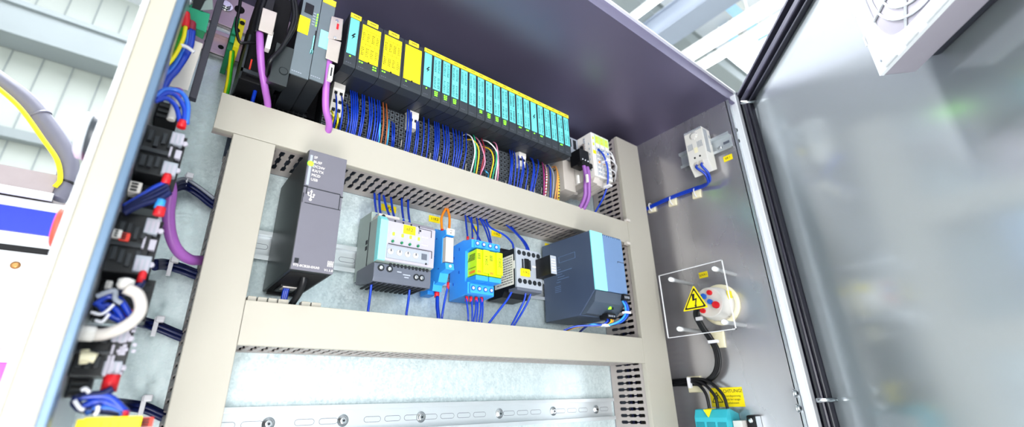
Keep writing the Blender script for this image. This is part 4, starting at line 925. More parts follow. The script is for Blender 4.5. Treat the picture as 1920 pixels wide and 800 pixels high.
# ---- big power supply
t = thing('power_supply', 'large blue-grey power supply with turquoise stripe at the right of the middle row', 'power supply', (.54, -.0087, .123))
px0, px1 = .5035, .5795
MB().prism([(-.0087, .1235), (-.087, .1235), (-.1235, .1585), (-.1245, .2525), (-.1235, .2545), (-.0087, .2585)], 'x', px0, px1-.001, .0008).build('housing', 'psuside', t)
MB().box(px0-.0004, .5312, -.1262, -.1235, .1578, .2545, .0006).build('colour_stripe', 'cyan', t)
f_ = MB(); f_.box(.5314, px1, -.1262, -.1235, .1578, .2505, .0006)
for k in range(9): f_.box(.5325+k*.0053, .5358+k*.0053, -.1262, -.12, .2500, .2525, .0003)
f_ = f_.build('front_panel', 'psuface', t)
MB().box(.5625, px1, -.1266, -.126, .2105, .2115).box(.5625, .563, -.1266, -.126, .2085, .2115).build('panel_groove', 'psulow', f_)
lw = MB().prism([(-.09, .1245), (-.1, .1255), (-.119, .1405), (-.1245, .157), (-.09, .157)], 'x', px0+.002, px1-.0015, .0005).build('lower_front', 'psulow', t)
def slopepoint(x, f): return Vector((x, -.1-.019*f, .1255+.015*f))
MB().box(.5455, .5495, -.1145, -.109, .1335, .138, .0005).build('status_light', 'led', lw)
MB().box(.5515, .555, -.1145, -.109, .1335, .138, .0005).build('trim_pot', 'ink', lw)
MB().box(.5655, .5815, -.129, -.112, .1475, .1575, .0008).build('output_terminal', 'black', t)
MB().box(.541, .561, -.112, -.095, .1185, .1275, .0008).build('input_terminal', 'black', t)
mb = MB(); [mb.box(.5435+k*.0042, .5455+k*.0042, -.1125, -.112, .1215, .1245) for k in range(4)]; [mb.box(.567+k*.0045, .5692+k*.0045, -.1295, -.129, .15, .154) for k in range(3)]; mb.build('clamp_opening', 'wiregrey', t)
mb = MB(); xx = px0-.0003; S = lambda y0_, y1_, z0_, z1_: mb.box(xx, px0+.0002, y0_, y1_, z0_, z1_)
S(-.088, -.05, .2275, .2279); S(-.088, -.05, .2175, .2179); S(-.088, -.0876, .2175, .2279); S(-.05, -.0496, .2175, .2279)
random.seed(4)
for r, (a, b) in enumerate(((-.05, -.04), (-.052, -.038), (-.078, -.045), (-.055, -.04), (-.06, -.044), (-.07, -.044), (-.05, -.042))):
    y_ = a
    while y_ < b: l_ = random.uniform(.001, .003); S(y_, y_+l_, .210-r*.0042, .2108-r*.0042); y_ += l_+.0008
for r in range(4): S(-.05, -.036, .178-r*.003, .1786-r*.003)
mb.build('side_print', 'psuface', t)
for k in range(4):
    P = [Vector((.570+k*.003, -.121, .149)), Vector((.572+k*.003, -.124, .138)), Vector((.569+k*.003, -.124, .125)), Vector((.556+k*.003, -.119, .1135)), Vector((.540+k*.002, -.105, .108+k*.0008)), Vector((.52, -.09, .1095)), Vector((.51, -.06, .09))]
    tag(MB().tube(P, .0016, 8).build('control_wire', ('skyblue', 'blue', 'bluebright', 'darkblue')[k]), '%s wire curving from the lower right of the big power supply' % ('light blue', 'blue', 'bright blue', 'dark blue')[k], 'wire')
for k in range(4):
    P = [Vector((.544+k*.0042, -.108, .12)), Vector((.542+k*.004, -.109, .114)), Vector((.53+k*.003, -.1, .1085)), Vector((.50+k*.002, -.075, .1075)), Vector((.47, -.05, .09))]
    tag(MB().tube(P, .0015, 8).build('control_wire', ('blue', 'darkblue', 'wireyellow', 'wireorange')[k]), '%s wire under the big power supply' % ('blue', 'dark blue', 'yellow', 'orange')[k], 'wire')
for (p, tt) in (((.5735, -.1265, .1285), 'right'), ((.541, -.108, .1085), 'left')):
    tag(MB().box(p[0]-.007, p[0]+.006, p[1]-.002, p[1]+.006, p[2]-.0018, p[2]+.0018, .0007).build('cable_tie', 'zipwhite'), 'white cable tie on the wires under the big power supply, %s one' % tt, 'cable tie')
# ---- yellow labels on the plate
for (pa, pb, s_, tt) in (((716, 377), (743, 390), '6F2', 'above the protection module'), ((805, 401), (825, 411), '11K3', 'left of the orange wires'), ((885, 417), (896, 437), '', 'behind the wires of the relay socket'), ((922, 427), (940, 441), '11K2', 'above the contactor'), ((1022, 452), (1031, 458), '', 'above the big power supply')):
    a = at(*pa, 'y', -.001); b = at(*pb, 'y', -.001); w_ = b.x-a.x
    o = thing('device_label', 'yellow device label on the plate %s' % tt, 'label', ((a.x+b.x)/2, -.0001, .262), 'yellow labels on the plate')
    MB().box(a.x, b.x, -.001, -.0001, .2605, .2705).build('tag', 'labelyellow', o)
    if s_: lettering(s_, .0062, ((a.x+b.x)/2, -.0012, .2655), X, Z, 'ink', o)
# ================================================================== RIGHT WALL
RX = -Y                     # reading direction on the right wall
t = din_rail('d', 0, .1, 0, []) if False else None
t = thing('din_rail', 'short steel rail on the right wall behind the white thermostat', 'mounting rail', (XW, -.2, .433))
y0, y1, zc_ = -.262, -.155, .4515; z0, z1 = zc_-.0175, zc_+.0175
mb = MB(); mb.box(XW-.0012, XW-.0001, y0, y1, z0+.0045, z1-.0045)
for z_ in (z0+.0045, z1-.0057): mb.box(XW-.0075, XW-.0001, y0, y1, z_, z_+.0012)
mb.box(XW-.0087, XW-.0075, y0, y1, z0, z0+.0057, .0004); mb.box(XW-.0087, XW-.0075, y0, y1, z1-.0057, z1, .0004); mb.build('profile', 'rail', t)
MB().box(XW-.0015, XW-.001, -.258, -.246, zc_-.0025, zc_+.0025).build('slot', 'lowgrey', t); MB().lathe((XW-.0012, -.2385, zc_-.006), -X, [(0, .0045), (.002, .004), (.003, .002)], 16).split('screw', 'chrome', t)
t = thing('thermostat', 'white louvred thermostat on the rail of the right wall', 'thermostat', (.75, -.205, .40))
hx0, hx1 = .737, XW-.0088; ty0, ty1, tz0, tz1 = -.2275, -.1895, .394, .487
hb = MB().prism([(hx1, tz0+.008), (hx0+.012, tz0), (hx0, tz0+.022), (hx0, tz1), (hx1, tz1)], 'y', ty0, ty1, .0008).build('housing', 'white', t)
mb = MB()
for k in range(12): mb.box(hx0-.0008, hx0+.004, ty0+.001+k*.0031, ty0+.0027+k*.0031, tz1-.004, tz1+.0008)
for k in range(17): mb.box(hx0+.004, hx0+.017, ty0-.0006, ty0+.0005, tz1-.005-k*.003, tz1-.0035-k*.003)
mb.build('louvre', 'hgrey', hb)
mb = MB()
for k in range(4): mb.box(hx0-.0005, hx0+.0005, -.1945-k*.0028, -.1933-k*.0028, .446, .459)
for k in range(4): mb.box(hx0-.0005, hx0+.0005, -.2145-k*.0028, -.2133-k*.0028, .446, .459)
mb.build('vent_slot', 'hgrey', hb)
mb = MB(); mb.lathe((hx0, -.209, .474), -X, [(0, .0085), (.0006, .0083), (.0006, .0055), (.0012, .0052)], 24); mb.build('dial', 'white', hb)
mb = MB(); [mb.box(hx0-.0009, hx0-.0004, -.209+.0075*math.cos(a)-.0007, -.209+.0075*math.cos(a)+.0007, .474+.0075*math.sin(a)-.0007, .474+.0075*math.sin(a)+.0007) for a in [k*.7 for k in range(8)]]; mb.build('dial_mark', 'hgrey', hb)
MB().box(hx0-.0005, hx0+.0005, -.212, -.205, .437, .448).build('marker', 'cream', hb)
mb = MB(); [mb.lathe((hx0, y_, .4275), -X, [(0, .0019), (.0004, .0019)], 12) for y_ in (-.203, -.214)]; mb.split('screw_hole', 'ink', hb)
mb = MB(); [mb.box(hx0-.001, hx0+.006, y_-.004, y_+.004, .411, .418, .0008) for y_ in (-.2035, -.214)]; mb.split('wire_entry', 'offwhite', hb)
mb = MB(); mb.box(hx0+.022, hx0+.026, ty0-.0004, ty0+.0004, .468, .474); [mb.box(hx0+.025, hx0+.028, ty0-.0004, ty0+.0004, .463-k*.004, .465-k*.004) for k in range(3)]; mb.build('side_print', 'hgrey', hb)
# blue wire pair with adhesive mounts
for k in range(2):
    dy = -.0045*k
    P = [Vector((hx0+.002, -.2035-.0105*k, .413)), Vector((hx0-.006, -.206-.0105*k, .403)), Vector((.742, -.214-.006*k, .39)), Vector((.755, -.210-.004*k, .378+.001*k)), Vector((.765, -.195, .3775+.003*k)), Vector((.768, -.177, .3795+.0035*k)), Vector((.768, -.12, .3805+.0035*k)), Vector((.768, -.07, .3775+.0035*k)), Vector((.765, -.035, .373+.003*k))]
    tag(MB().tube(P, .0024, 10).build('control_wire', 'blue'), 'blue wire from the thermostat along the right wall, %s one' % ('lower' if k == 0 else 'upper'), 'wire', 'blue wire pair of the thermostat')
def mount(y, z, s, label, rot=0, tie='zipwhite'):
    t = thing('cable_mount', label, 'cable mount', (XW, y, z), 'adhesive cable mounts on the right wall')
    c_, s_ = math.cos(rot), math.sin(rot); h = s/2
    P = [(XW-.0005, y+(a*c_-b*s_)*h, z+(a*s_+b*c_)*h) for a, b in ((-1, -1), (1, -1), (1, 1), (-1, 1))]
    P2 = [(XW-.0045, p[1]+(y-p[1])*.08, p[2]+(z-p[2])*.08) for p in P]
    MB().hexa(P+P2, .0004).build('pad', 'cream', t); return t
for (px, py, tt) in ((1223, 389, 'leftmost, half behind the right duct'), (1262, 377, 'middle of the three on the blue wires'), (1307, 362, 'right of the three on the blue wires')):
    p = at(px, py, 'x', XW); t = mount(p.y, p.z-.002, .018, 'cream adhesive cable mount, %s' % tt, .1)
    MB().tube([(XW-.004, p.y, p.z-.009), (XW-.010, p.y, p.z-.005), (XW-.0115, p.y, p.z+.003), (XW-.009, p.y, p.z+.007), (XW-.003, p.y, p.z+.0085)], .0012, 6).build('tie', 'zipwhite', t)
# yellow label 6K1
def wlabel(pts, text, label, x=XW, size=.0065, slant=0):
    p = at(*pts, 'x', x); t = thing('device_label', label, 'label', (x, p.y, p.z), 'yellow labels on the right wall')
    MB().box(x-.0008, x, p.y-.0085, p.y+.0085, p.z-.0055, p.z+.0055).build('tag', 'labelyellow', t); lettering(text, size, (x-.0009, p.y, p.z), RX, Z, 'ink', t)
wlabel((1365, 296), '6K1', 'yellow label with dark print under the thermostat rail')
wlabel((1319, 515), '6XA1', 'yellow label with dark print above the round socket')
# socket
sy, sz = -.178, .1525
t = thing('power_socket', 'round white mains socket with red and blue clamps under the clear guard', 'socket', (XW, sy, sz))
MB().lathe((XW-.0001, sy, sz), -X, [(0, .036), (.004, .036), (.006, .033), (.006, .029)], 40).build('flange', 'cream', t)
MB().lathe((XW-.005, sy, sz), -X, [(0, .029), (.014, .029), (.015, .0275), (.023, .0275), (.0235, .0265), (.035, .026), (.0365, .0245)], 40).build('body', 'white', t)
mb = MB()
for k in range(5): a = 1.0+k*.28; mb.box(XW-.016, XW-.008, sy+.0275*math.cos(a)-.0025, sy+.0275*math.cos(a)+.0025, sz-.0275*math.sin(a)-.002, sz-.0275*math.sin(a)+.002, .0006)
mb.build('grip_rib', 'offwhite', t)
xf = XW-.0415
for (dy, dz, m, r_) in ((.006, .011, 'bluebright', .0048), (-.006, .0155, 'red', .0042), (-.004, .0, 'bluebright', .0042), (-.0135, -.007, 'red', .0058), (.012, -.013, 'red', .0042), (.010, .000, 'hgrey', .004)):
    mb = MB(); mb.cyl((xf+.001, sy+dy, sz+dz), (xf-.006, sy+dy-.001, sz+dz), r_, 14); mb.cyl((xf-.006, sy+dy-.001, sz+dz), (xf-.0065, sy+dy-.001, sz+dz), r_*.55, 12)
    o = mb.build('clamp', m, t); o['label'] = {'red': 'red clamp', 'bluebright': 'blue clamp', 'hgrey': 'grey clamp'}[m]
MB().box(XW-.024, XW-.01, sy-.0285, sy-.0265, sz+.002, sz+.018, .0005).build('side_marker', 'yellow', t)
# clear guard plate with four rods
gx = .712; c_ = [at(a, b, 'x', gx) for a, b in ((1234, 516), (1354, 487), (1379, 616), (1253, 634))]; gy0, gy1 = (c_[1].y+c_[2].y)/2, (c_[0].y+c_[3].y)/2; gz0, gz1 = (c_[2].z+c_[3].z)/2, (c_[0].z+c_[1].z)/2
t = thing('clear_guard', 'clear plastic guard plate on four white spacer rods in front of the socket', 'guard', (XW, -.15, gz0))
MB().box(gx, gx+.002, gy0, gy1, gz0, gz1, .0003).build('plate', 'clear', t)
mb = MB(); e = .0007
for (a, b, c, d) in ((gy0, gy1, gz0, gz0+e), (gy0, gy1, gz1-e, gz1), (gy0, gy0+e, gz0, gz1), (gy1-e, gy1, gz0, gz1)): mb.box(gx-.0003, gx+.0022, a-.0002, b+.0002, c-.0002, d+.0002)
mb.build('polished_edge', 'wirewhite', t)
for p_ in [at(a, b, 'x', .701) for a, b in ((1255, 523), (1337, 503), (1271, 616), (1355, 603))]:
    y_, z_ = p_.y, p_.z
    MB().lathe((XW-.0005, y_, z_), -X, [(0, .0034), (.061, .0034), (.0615, .0043), (.0705, .0043), (.073, .0032), (.0738, .0018)], 16).build('spacer_rod', 'rodwhite', t)
# warning triangle on the guard
t = thing('warning_triangle', 'yellow high-voltage warning triangle stuck on the clear guard', 'warning sign', (gx, -.15, .1455), None)
tri = [Vector((q.y, q.z)) for q in [at(a, b, 'x', gx-.001) for a, b in ((1281, 584), (1328, 575.5), (1300, 534.5))]]
cen = (tri[0]+tri[1]+tri[2])/3
def trip(k, x0_, x1_):
    pts = []
    for i in range(3):
        p = cen+(tri[i]-cen)*k; a = cen+(tri[i-1]-cen)*k; b = cen+(tri[(i+1) % 3]-cen)*k
        pts += [p+(a-p).normalized()*.0025, p+((a-p).normalized()+(b-p).normalized())*.0006, p+(b-p).normalized()*.0025]
    m = MB(); m.prism([tuple(q) for q in pts], 'x', x0_, x1_); return m
trip(1, gx-.0012, gx-.0003).build('border', 'labelyellow', t); trip(.86, gx-.0014, gx-.0012).build('black_outline', 'ink', t); trip(.7, gx-.0016, gx-.0014).build('field', 'labelyellow', t)
mb = MB(); mb.T = frame(RX, Z, (gx-.0017, cen.x, cen.y+.0005))
mb.prism([(-.003, .0125), (.0022, .0125), (.0002, .0035), (.0052, .0045), (.0015, -.0075), (.0032, -.0065), (.0008, -.0118), (-.0018, -.0068), (.0, -.0075), (.0022, .0018), (-.0036, .0005)], 'z', 0, .0002); mb.build('lightning_sign', 'ink', t)
# black cables from the socket
def wallP(px, py, x): return at(px, py, 'x', x)
for k in range(3):
    o = Vector((0, .0032*(k-1), .0005*k))
    L = [((1316, 566), .735), ((1306, 588), .735), ((1316, 612), .748), ((1330, 632), .76), ((1343, 655), .763), ((1347, 682), .763), ((1339, 704), .763), ((1318, 718), .764), ((1295, 720), .765), ((1262, 721), .766), ((1240, 722), .766)]
    tag(MB().tube([wallP(a[0], a[1], x)+o for a, x in L], .0031, 10).build('power_cable', 'black'), 'black cable of the three hanging from the round socket to the duct', 'cable', 'three black cables of the socket')
for k, (a, b, c, d) in enumerate((((1262, 716), (1300, 716), (1322, 735), (1330, 764)), ((1262, 719), (1308, 714), (1338, 738), (1346, 764)), ((1262, 713), (1318, 711), (1352, 735), (1364, 764)))):
    P = [wallP(*a, .762), wallP(*b, .758), wallP(*c, .752), wallP(*d, .75)]; P.append(P[-1]+Vector((0, 0, -.008)))
    tag(MB().tube(P, .0026, 10).build('power_cable', 'black'), 'black wire into the turquoise terminal, %s of three' % ('left', 'middle', 'right')[k], 'cable', 'black wires into the terminal')
p = wallP(1343, 638, XW); t = mount(p.y-.003, p.z+.001, .028, 'large cream adhesive mount under the round socket', .05)
q = wallP(1337, 640, .757); MB().box(q.x-.004, q.x+.004, q.y-.009, q.y+.008, q.z-.0025, q.z+.0025, .0008).build('tie', 'zipwhite', t)
p = wallP(1304, 720, XW); t = mount(p.y, p.z, .028, 'cream adhesive mount behind the branching black cables', .0)
q = wallP(1293, 717, .757); MB().box(q.x-.004, q.x+.004, q.y-.0025, q.y+.0025, q.z-.009, q.z+.009, .0008).build('tie', 'zipwhite', t)
q = wallP(1311, 597, .735); tag(MB().box(q.x-.003, q.x+.003, q.y-.0055, q.y+.0055, q.z-.003, q.z+.003, .0008).build('cable_tie', 'zipwhite'), 'white tie on the black cables just below the warning triangle', 'cable tie')
# ACHTUNG label
a = wallP(1332, 730, XW); b = wallP(1393, 725, XW)
t = thing('warning_label', 'yellow German warning label behind the turquoise terminal', 'warning sign', (XW, -.16, -.014))
ly0, ly1, lz0, lz1 = -.1855, -.127, -.016, .0145
MB().box(XW-.0008, XW-.0001, ly0, ly1, lz0, lz1).build('sheet', 'labelyellow', t)
lettering('ACHTUNG!', .0075, (XW-.0009, -.166, .0085), RX, Z, 'ink', t)
for k, s_ in enumerate(('Fremdspannung', 'auch bei ausge-', 'schaltetem')): lettering(s_, .0045, (XW-.0009, -.167, .001-k*.0055), RX, Z, 'ink', t)
mb = MB(); cy_, cz_ = -.1395, -.002; mb.T = frame(RX, Z, (XW-.0009, cy_, cz_))
for i in range(3):
    A = [(0, .0095), (-.0095, -.0065), (.0095, -.0065)]; p0 = Vector((*A[i], 0)); p1 = Vector((*A[(i+1) % 3], 0)); d = (p1-p0).normalized(); n_ = Vector((-d.y, d.x, 0))*.0006
    mb.prism([((p0-n_).x, (p0-n_).y), ((p1-n_).x, (p1-n_).y), ((p1+n_).x, (p1+n_).y), ((p0+n_).x, (p0+n_).y)], 'z', 0, .0002)
mb.prism([(.0005, .005), (-.002, -.0003), (.0003, -.0003), (-.0012, -.0045), (.0025, .0012), (.0003, .0012), (.0025, .005)], 'z', 0, .0002)
mb.build('warning_symbol', 'ink', t)
# turquoise terminal
t = thing('terminal_block', 'turquoise three-pole terminal block low on the right wall', 'terminal', (.752, -.15, -.09))
yA, yB = -.1725, -.1155
MB().prism([(XW-.001, -.026), (.748, -.018), (.739, -.019), (.733, -.031), (.733, -.09), (XW-.001, -.09)], 'y', yA, yB, .0008).build('housing', 'teal', t)
mb = MB(); [mb.box(.7322, .7335, yB-.019*k-.0168, yB-.019*k-.0022, -.047, -.038, .0006) for k in range(3)]; [mb.box(.7385, .7487, yB-.019*k-.0003, yB-.019*k+.0003, -.0195, -.0175) for k in range(1, 3)]; mb.split('pole_ridge', 'tealdark', t)
mb = MB(); [mb.cyl((.7335, yB-.0095-.019*k, -.044), (.7325, yB-.0095-.019*k, -.044), .0042, 16) for k in range(3)]; mb.split('screw_well', 'tealdark', t)
MB().prism([(XW-.001, -.02), (.745, -.018), (.745, -.05), (XW-.001, -.05)], 'y', yA-.018, yA-.0005, .0006).build('end_cover', 'clear', t)
MB().box(.747, XW-.002, yA-.016, yA-.001, -.06, -.036, .0008).build('end_clamp', 'white', t)
mb = MB(); mb.prism([(-.1345, -.0195), (-.1485, -.0195), (-.1415, -.0305)], 'x', .7335, .7345) if False else mb.hexa([(.7478, -.1345, -.0178), (.7478, -.1485, -.0178), (.7395, -.1485, -.0185), (.7395, -.1345, -.0185), (.7478, -.1345, -.0174), (.7478, -.1485, -.0174), (.7395, -.1485, -.0181), (.7395, -.1345, -.0181)])
mb.prism([(-.1345, -.0188), (-.1485, -.0188), (-.1415, -.0305)], 'x', .7318, .7345)
mb.build('warning_flag', 'labelyellow', t)
t = thing('black_bracket', 'black bracket with a silver screw right of the turquoise terminal', 'bracket', (.765, -.2, -.07))
MB().box(.758, XW-.001, -.206, -.1905, -.09, -.028, .004).build('plate', 'black', t); MB().lathe((.758, -.1985, -.036), -X, [(0, .004), (.002, .0036), (.003, .002)], 16).split('screw', 'chrome', t)
MB().box(.7585, XW-.001, -.2068, -.206, -.09, -.03).build('bright_edge', 'zinc', t)
# ================================================================== LEFT WALL: contact blocks, wires
YB = -.2
def P2(px, py, y=YB): return at(px, py, 'y', y)
def contact_block(zt, zb, label):
    t = thing('contact_block', label, 'switch block', (-.05, -.19, zb), 'contact blocks on the left wall')
    xL, xR = XS+.0002, -.0365; h = zt-zb; y0_, y1_ = -.198, -.165
    mb = MB(); mb.box(xL, xR-.004, y0_, y1_, zb, zt, .0008); mb.box(xR-.006, xR, y0_+.004, y1_, zb+.002, zt-.001, .0006); mb.build('body', 'black', t)
    mb = MB(); random.seed(int(zt*1000))
    for k in range(8):
        xx = xL+.002+(k % 4)*.0042; zz = zb+.004+(k//4)*h*.45+random.random()*.004
        mb.box(xx, xx+.003, y0_-.0018-random.random()*.0015, y0_, zz, zz+h*.22, .0005)
    mb.box(xL, xR-.008, y0_-.003, y0_, zb+h*.42, zb+h*.5, .0005)
    mb.build('rib', 'lowgrey' if False else 'plcside', t)
    mb = MB(); mb.box(xR-.010, xR-.002, y0_-.0035, y0_+.004, zt-h*.32, zt-.002, .0008); mb.box(xR-.010, xR-.001, y0_-.0035, y0_+.004, zb+.001, zb+h*.3, .0008); mb.build('clamp_housing', 'hgrey', t)
    mb = MB()
    for zz in (zt-h*.2, zb+h*.14):
        for q in range(3): mb.box(xR-.0092+q*.0028, xR-.0076+q*.0028, y0_-.0041, y0_-.0034, zz-.004, zz+.004)
    mb.lathe((xR-.0006, y0_-.0005, zt-h*.24), -Y, [(0, .002), (.002, .0018)], 12); mb.lathe((xR-.0006, y0_-.0005, zb+h*.17), -Y, [(0, .002), (.002, .0018)], 12)
    mb.box(xR-.0085, xR-.0072, y0_-.003, y0_, zb+h*.42, zb+h*.62); mb.box(xR-.005, xR-.001, y0_-.002, y0_+.004, zb+h*.42, zb+h*.6, .0006)
    mb.split('clamp_screw', 'housing', t)
    return t
contact_block(P2(300, 236).z, P2(290, 326).z, 'black contact block with grey clamps, top one on the left wall')
contact_block(P2(260, 400).z, P2(250, 512).z, 'black contact block with grey clamps, second from top on the left wall')
contact_block(P2(200, 610).z, P2(185, 705).z, 'black contact block with white specks, third from top on the left wall')
def small_block(px0, py0, px1, py1, m, label, y=-.175, dy=.02, name='mounting_collar'):
    a = P2(px0, py0, y); b = P2(px1, py1, y)
    t = thing(name, label, 'switch part', (a.x, y, min(a.z, b.z)), 'small parts between the contact blocks')
    xx0, xx1 = max(min(a.x, b.x), XS+.0003), max(a.x, b.x); z0_, z1_ = sorted((a.z, b.z))
    MB().box(xx0, xx1, y, y+dy, z0_, z1_, .0006).build('body', m, t)
    mb = MB()
    for k in range(3): mb.box(xx0+.001, xx1-.002, y-.001, y, z0_+(z1_-z0_)*(.1+.3*k), z0_+(z1_-z0_)*(.25+.3*k), .0003)
    mb.build('rib', 'black' if m != 'black' else 'plcside', t)
small_block(245, 333, 300, 395, 'black', 'black ribbed collar between the first and second contact block')
small_block(195, 515, 272, 603, 'black', 'black ribbed collar between the second and third contact block', -.17)
small_block(270, 180, 330, 232, 'blackmat', 'black collar above the top contact block', -.17)
small_block(130, 706, 165, 745, 'knobdark', 'dark collar under the third contact block', -.17)
small_block(245, 338, 262, 362, 'beigebox', 'beige latch below the top contact block', -.2, .012, 'latch')
small_block(213, 428, 226, 446, 'white', 'white pin tip at the second contact block', -.204, .008, 'latch')
small_block(226, 434, 241, 452, 'redsoft', 'salmon red key at the second contact block', -.203, .008, 'latch')
small_block(200, 525, 208, 541, 'white', 'white pin tip below the second contact block', -.204, .008, 'latch')
def lw_(label, L, m='blue', r=.0014, y=YB, group=None, cat='wire', name='control_wire'):
    return tag(MB().tube([P2(a, b, y+(c[0] if c else 0)) for a, b, *c in L], r, 8).build(name, m), label, cat, group)
# top: purple, blue loops
lw_('purple cable running down behind the top contact block', [(336, 168), (328, 190), (322, 215), (316, 240)], 'purple', .0034, -.15, None, 'cable', 'bus_cable')
for k, L in enumerate(([(292, 182), (310, 168), (338, 172), (352, 195), (350, 232)], [(294, 186), (315, 174), (333, 182), (346, 205), (344, 232)], [(290, 190), (312, 184), (330, 200), (338, 230)])):
    lw_('blue wire loop above the top contact block, %s' % ('outer', 'middle', 'inner')[k], L, 'blue' if k else 'bluebright', .0018, -.2, 'blue loops above the top block')
lw_('white plastic connector between the blue loops', [(330, 183), (326, 205), (320, 225)], 'white', .0028, -.19, None, 'connector', 'connector')
ferr(341, 233, -.2, 'red ferrule on top of the upper contact block', r=.003, h=.003)
# wires between 1 and 2
ferr(312, 336, -.2, 'red ferrule under the top contact block', r=.0028, h=.004)
for k in range(4):
    lw_('dark blue wire sweeping down left under the top contact block', [(313+k*2, 342+k*6), (290+k*3, 352+k*7), (262, 370+k*5), (232, 388+k*4)], 'blue' if k < 1 else 'darkblue', .0021, -.2-.002*k, 'dark wires under the top block')
ferr(299, 396, -.206, 'red ferrule on top of the second contact block', r=.0034, h=.003); ferr(300, 383, -.206, 'light blue sleeve over the red ferrule at the second block', 'skyblue', .003, .0035)
# purple cable loop to the duct
P = [P2(316, 335, -.12), P2(320, 360, -.12), P2(316, 400, -.11), P2(320, 440, -.1), P2(334, 470, -.09), P2(356, 486, -.075), P2(378, 488, -.05)]
tag(MB().tube(P, .0048, 14, 8).build('bus_cable', 'purple'), 'thick purple cable looping from the contact blocks into the left duct', 'cable')
# bundles to the duct
for i, (L, mm) in enumerate((([(320, 352, -.06), (345, 345, -.02), (370, 358, -.012), (402, 382, -.012)], 'darkblue'), ([(290, 495, -.06), (308, 494, -.02), (340, 502, -.012), (372, 514, -.012)], 'darkblue'), ([(250, 598, -.06), (270, 603, -.02), (300, 612, -.012), (345, 630, -.012)], 'darkblue'), ([(215, 756, -.06), (240, 758, -.02), (275, 764, -.012), (312, 780, -.012)], 'darkblue'))):
    for k in range(4):
        tag(MB().tube([at(a, b-5+k*4.2, 'y', c-.002*(k % 2)) for a, b, c in L]+[at(L[-1][0], L[-1][1]-5+k*4.2, 'y', -.012)+Vector((.02, -.01, -.004))], .0024, 8).build('control_wire', 'bluebright' if (i == 0 and k == 0 and False) else mm), 'dark blue wire of the %s bundle crossing to the left duct' % ORD[i], 'wire', 'dark bundle %s from the top' % ORD[i])
    if i == 0: tag(MB().tube([at(a, b-10, 'y', c-.003) for a, b, c in L], .002, 8).build('control_wire', 'wiregrey'), 'grey wire on top of the first bundle crossing to the left duct', 'wire')
    tx, ty = [(348, 338), (320, 496), (292, 608), (268, 757)][i]
    p = at(tx, ty, 'y', -.02); t = thing('cable_tie', 'grey-white tie with mount on the %s dark blue bundle' % ORD[i], 'cable tie', p, 'ties on the dark bundles')
    MB().box(p.x-.002, p.x+.002, -.022, -.016, p.z-.011, p.z+.007, .0006).build('strap', 'zipwhite', t); MB().box(p.x-.001, p.x+.006, -.026, -.018, p.z+.002, p.z+.008, .0012).build('head', 'zipwhite', t)
# blue under second block, white cable
ferr(266, 519, -.2, 'red ferrule under the second contact block', r=.0024, h=.004)
for k in range(2): lw_('dark blue wire under the second contact block', [(268, 524+k*3), (258, 536+k*3), (236, 545+k*3), (205, 556+k*4)], 'darkblue', .0022, -.2, 'dark wires under the second block')
for k, L in enumerate(([(180, 572), (200, 556), (225, 562), (246, 594)], [(184, 578), (200, 572), (216, 578), (232, 600)], [(178, 566), (190, 574), (205, 590), (228, 602)])):
    lw_('bright blue wire loop above the third contact block', L, 'blue', .0019, -.207, 'blue loops above the third block')
ferr(240, 592, -.2, 'red ferrule above the third contact block', r=.0024, h=.004)
lw_('thick pale grey cable curling across the third contact block', [(158, 625), (190, 627), (222, 617), (250, 600), (264, 578), (258, 552), (236, 540)], 'offwhite', .0036, -.215, None, 'cable', 'grey_cable')
lw_('grey collar ring under the second contact block', [(180, 556), (200, 548), (216, 545), (216, 560), (228, 568)], 'wiregrey', .0016, -.212, None, 'ring', 'ring')
p = P2(236, 530, -.212); tag(MB().lathe(p+Vector((0, 0, -.004)), Z, [(0, .003), (.002, .0045), (.006, .0045), (.007, .002)], 14).build('white_plug', 'white'), 'white plastic cap above the pale grey cable', 'cap')
p = P2(163, 625, -.216); tag(MB().lathe(p+Vector((-.003, 0, 0)), X, [(0, .0045), (.006, .0045), (.007, .0036)], 16).build('white_plug', 'white'), 'white plug end of the pale grey cable at the left strip', 'cap')
for (a, b, c, d, tt) in ((170, 585, 214, 570, 'upper'), (178, 600, 205, 588, 'lower')):
    lw_('white tie around the blue loops above the third block, %s' % tt, [(a, b), ((a+c)/2, b+3), (c, d)], 'zipwhite', .0009, -.213, None, 'cable tie', 'cable_tie')
lw_('cream lever at the left of the third contact block', [(150, 668), (163, 668), (180, 671)], 'cream', .003, -.208, None, 'lever', 'lever'); lw_('cream post above the cream lever', [(156, 682), (158, 668), (160, 655)], 'cream', .0022, -.206, None, 'lever', 'lever_post')
# specks of the third block
t = thing('terminal_strip', 'white specked terminal strip on the third contact block', 'terminal', P2(225, 650, -.2))
mb = MB(); random.seed(9)
for (px, py) in ((232, 622), (240, 628), (250, 620), (252, 612), (228, 640), (234, 648), (222, 658), (236, 655), (252, 646), (250, 658), (225, 700), (196, 702), (224, 680), (232, 690)):
    p = P2(px, py, -.2005); mb.box(p.x-.001, p.x+.0012, -.2012, -.2, p.z-.001, p.z+.001, .0003)
for (px, py) in ((201, 685), (208, 685)): p = P2(px, py, -.2005); mb.box(p.x-.0008, p.x+.0008, -.2025, -.2, p.z-.006, p.z+.006, .0003)
mb.build('screw', 'housing', t); a = P2(262, 605, -.199); b = P2(205, 700, -.199)
MB().box(a.x-.012, a.x-.0015, -.199, -.185, b.z, a.z, .0006).build('carrier', 'black', t)
ferr(207, 718, -.2, 'large red ferrule under the third contact block', r=.0042, h=.005)
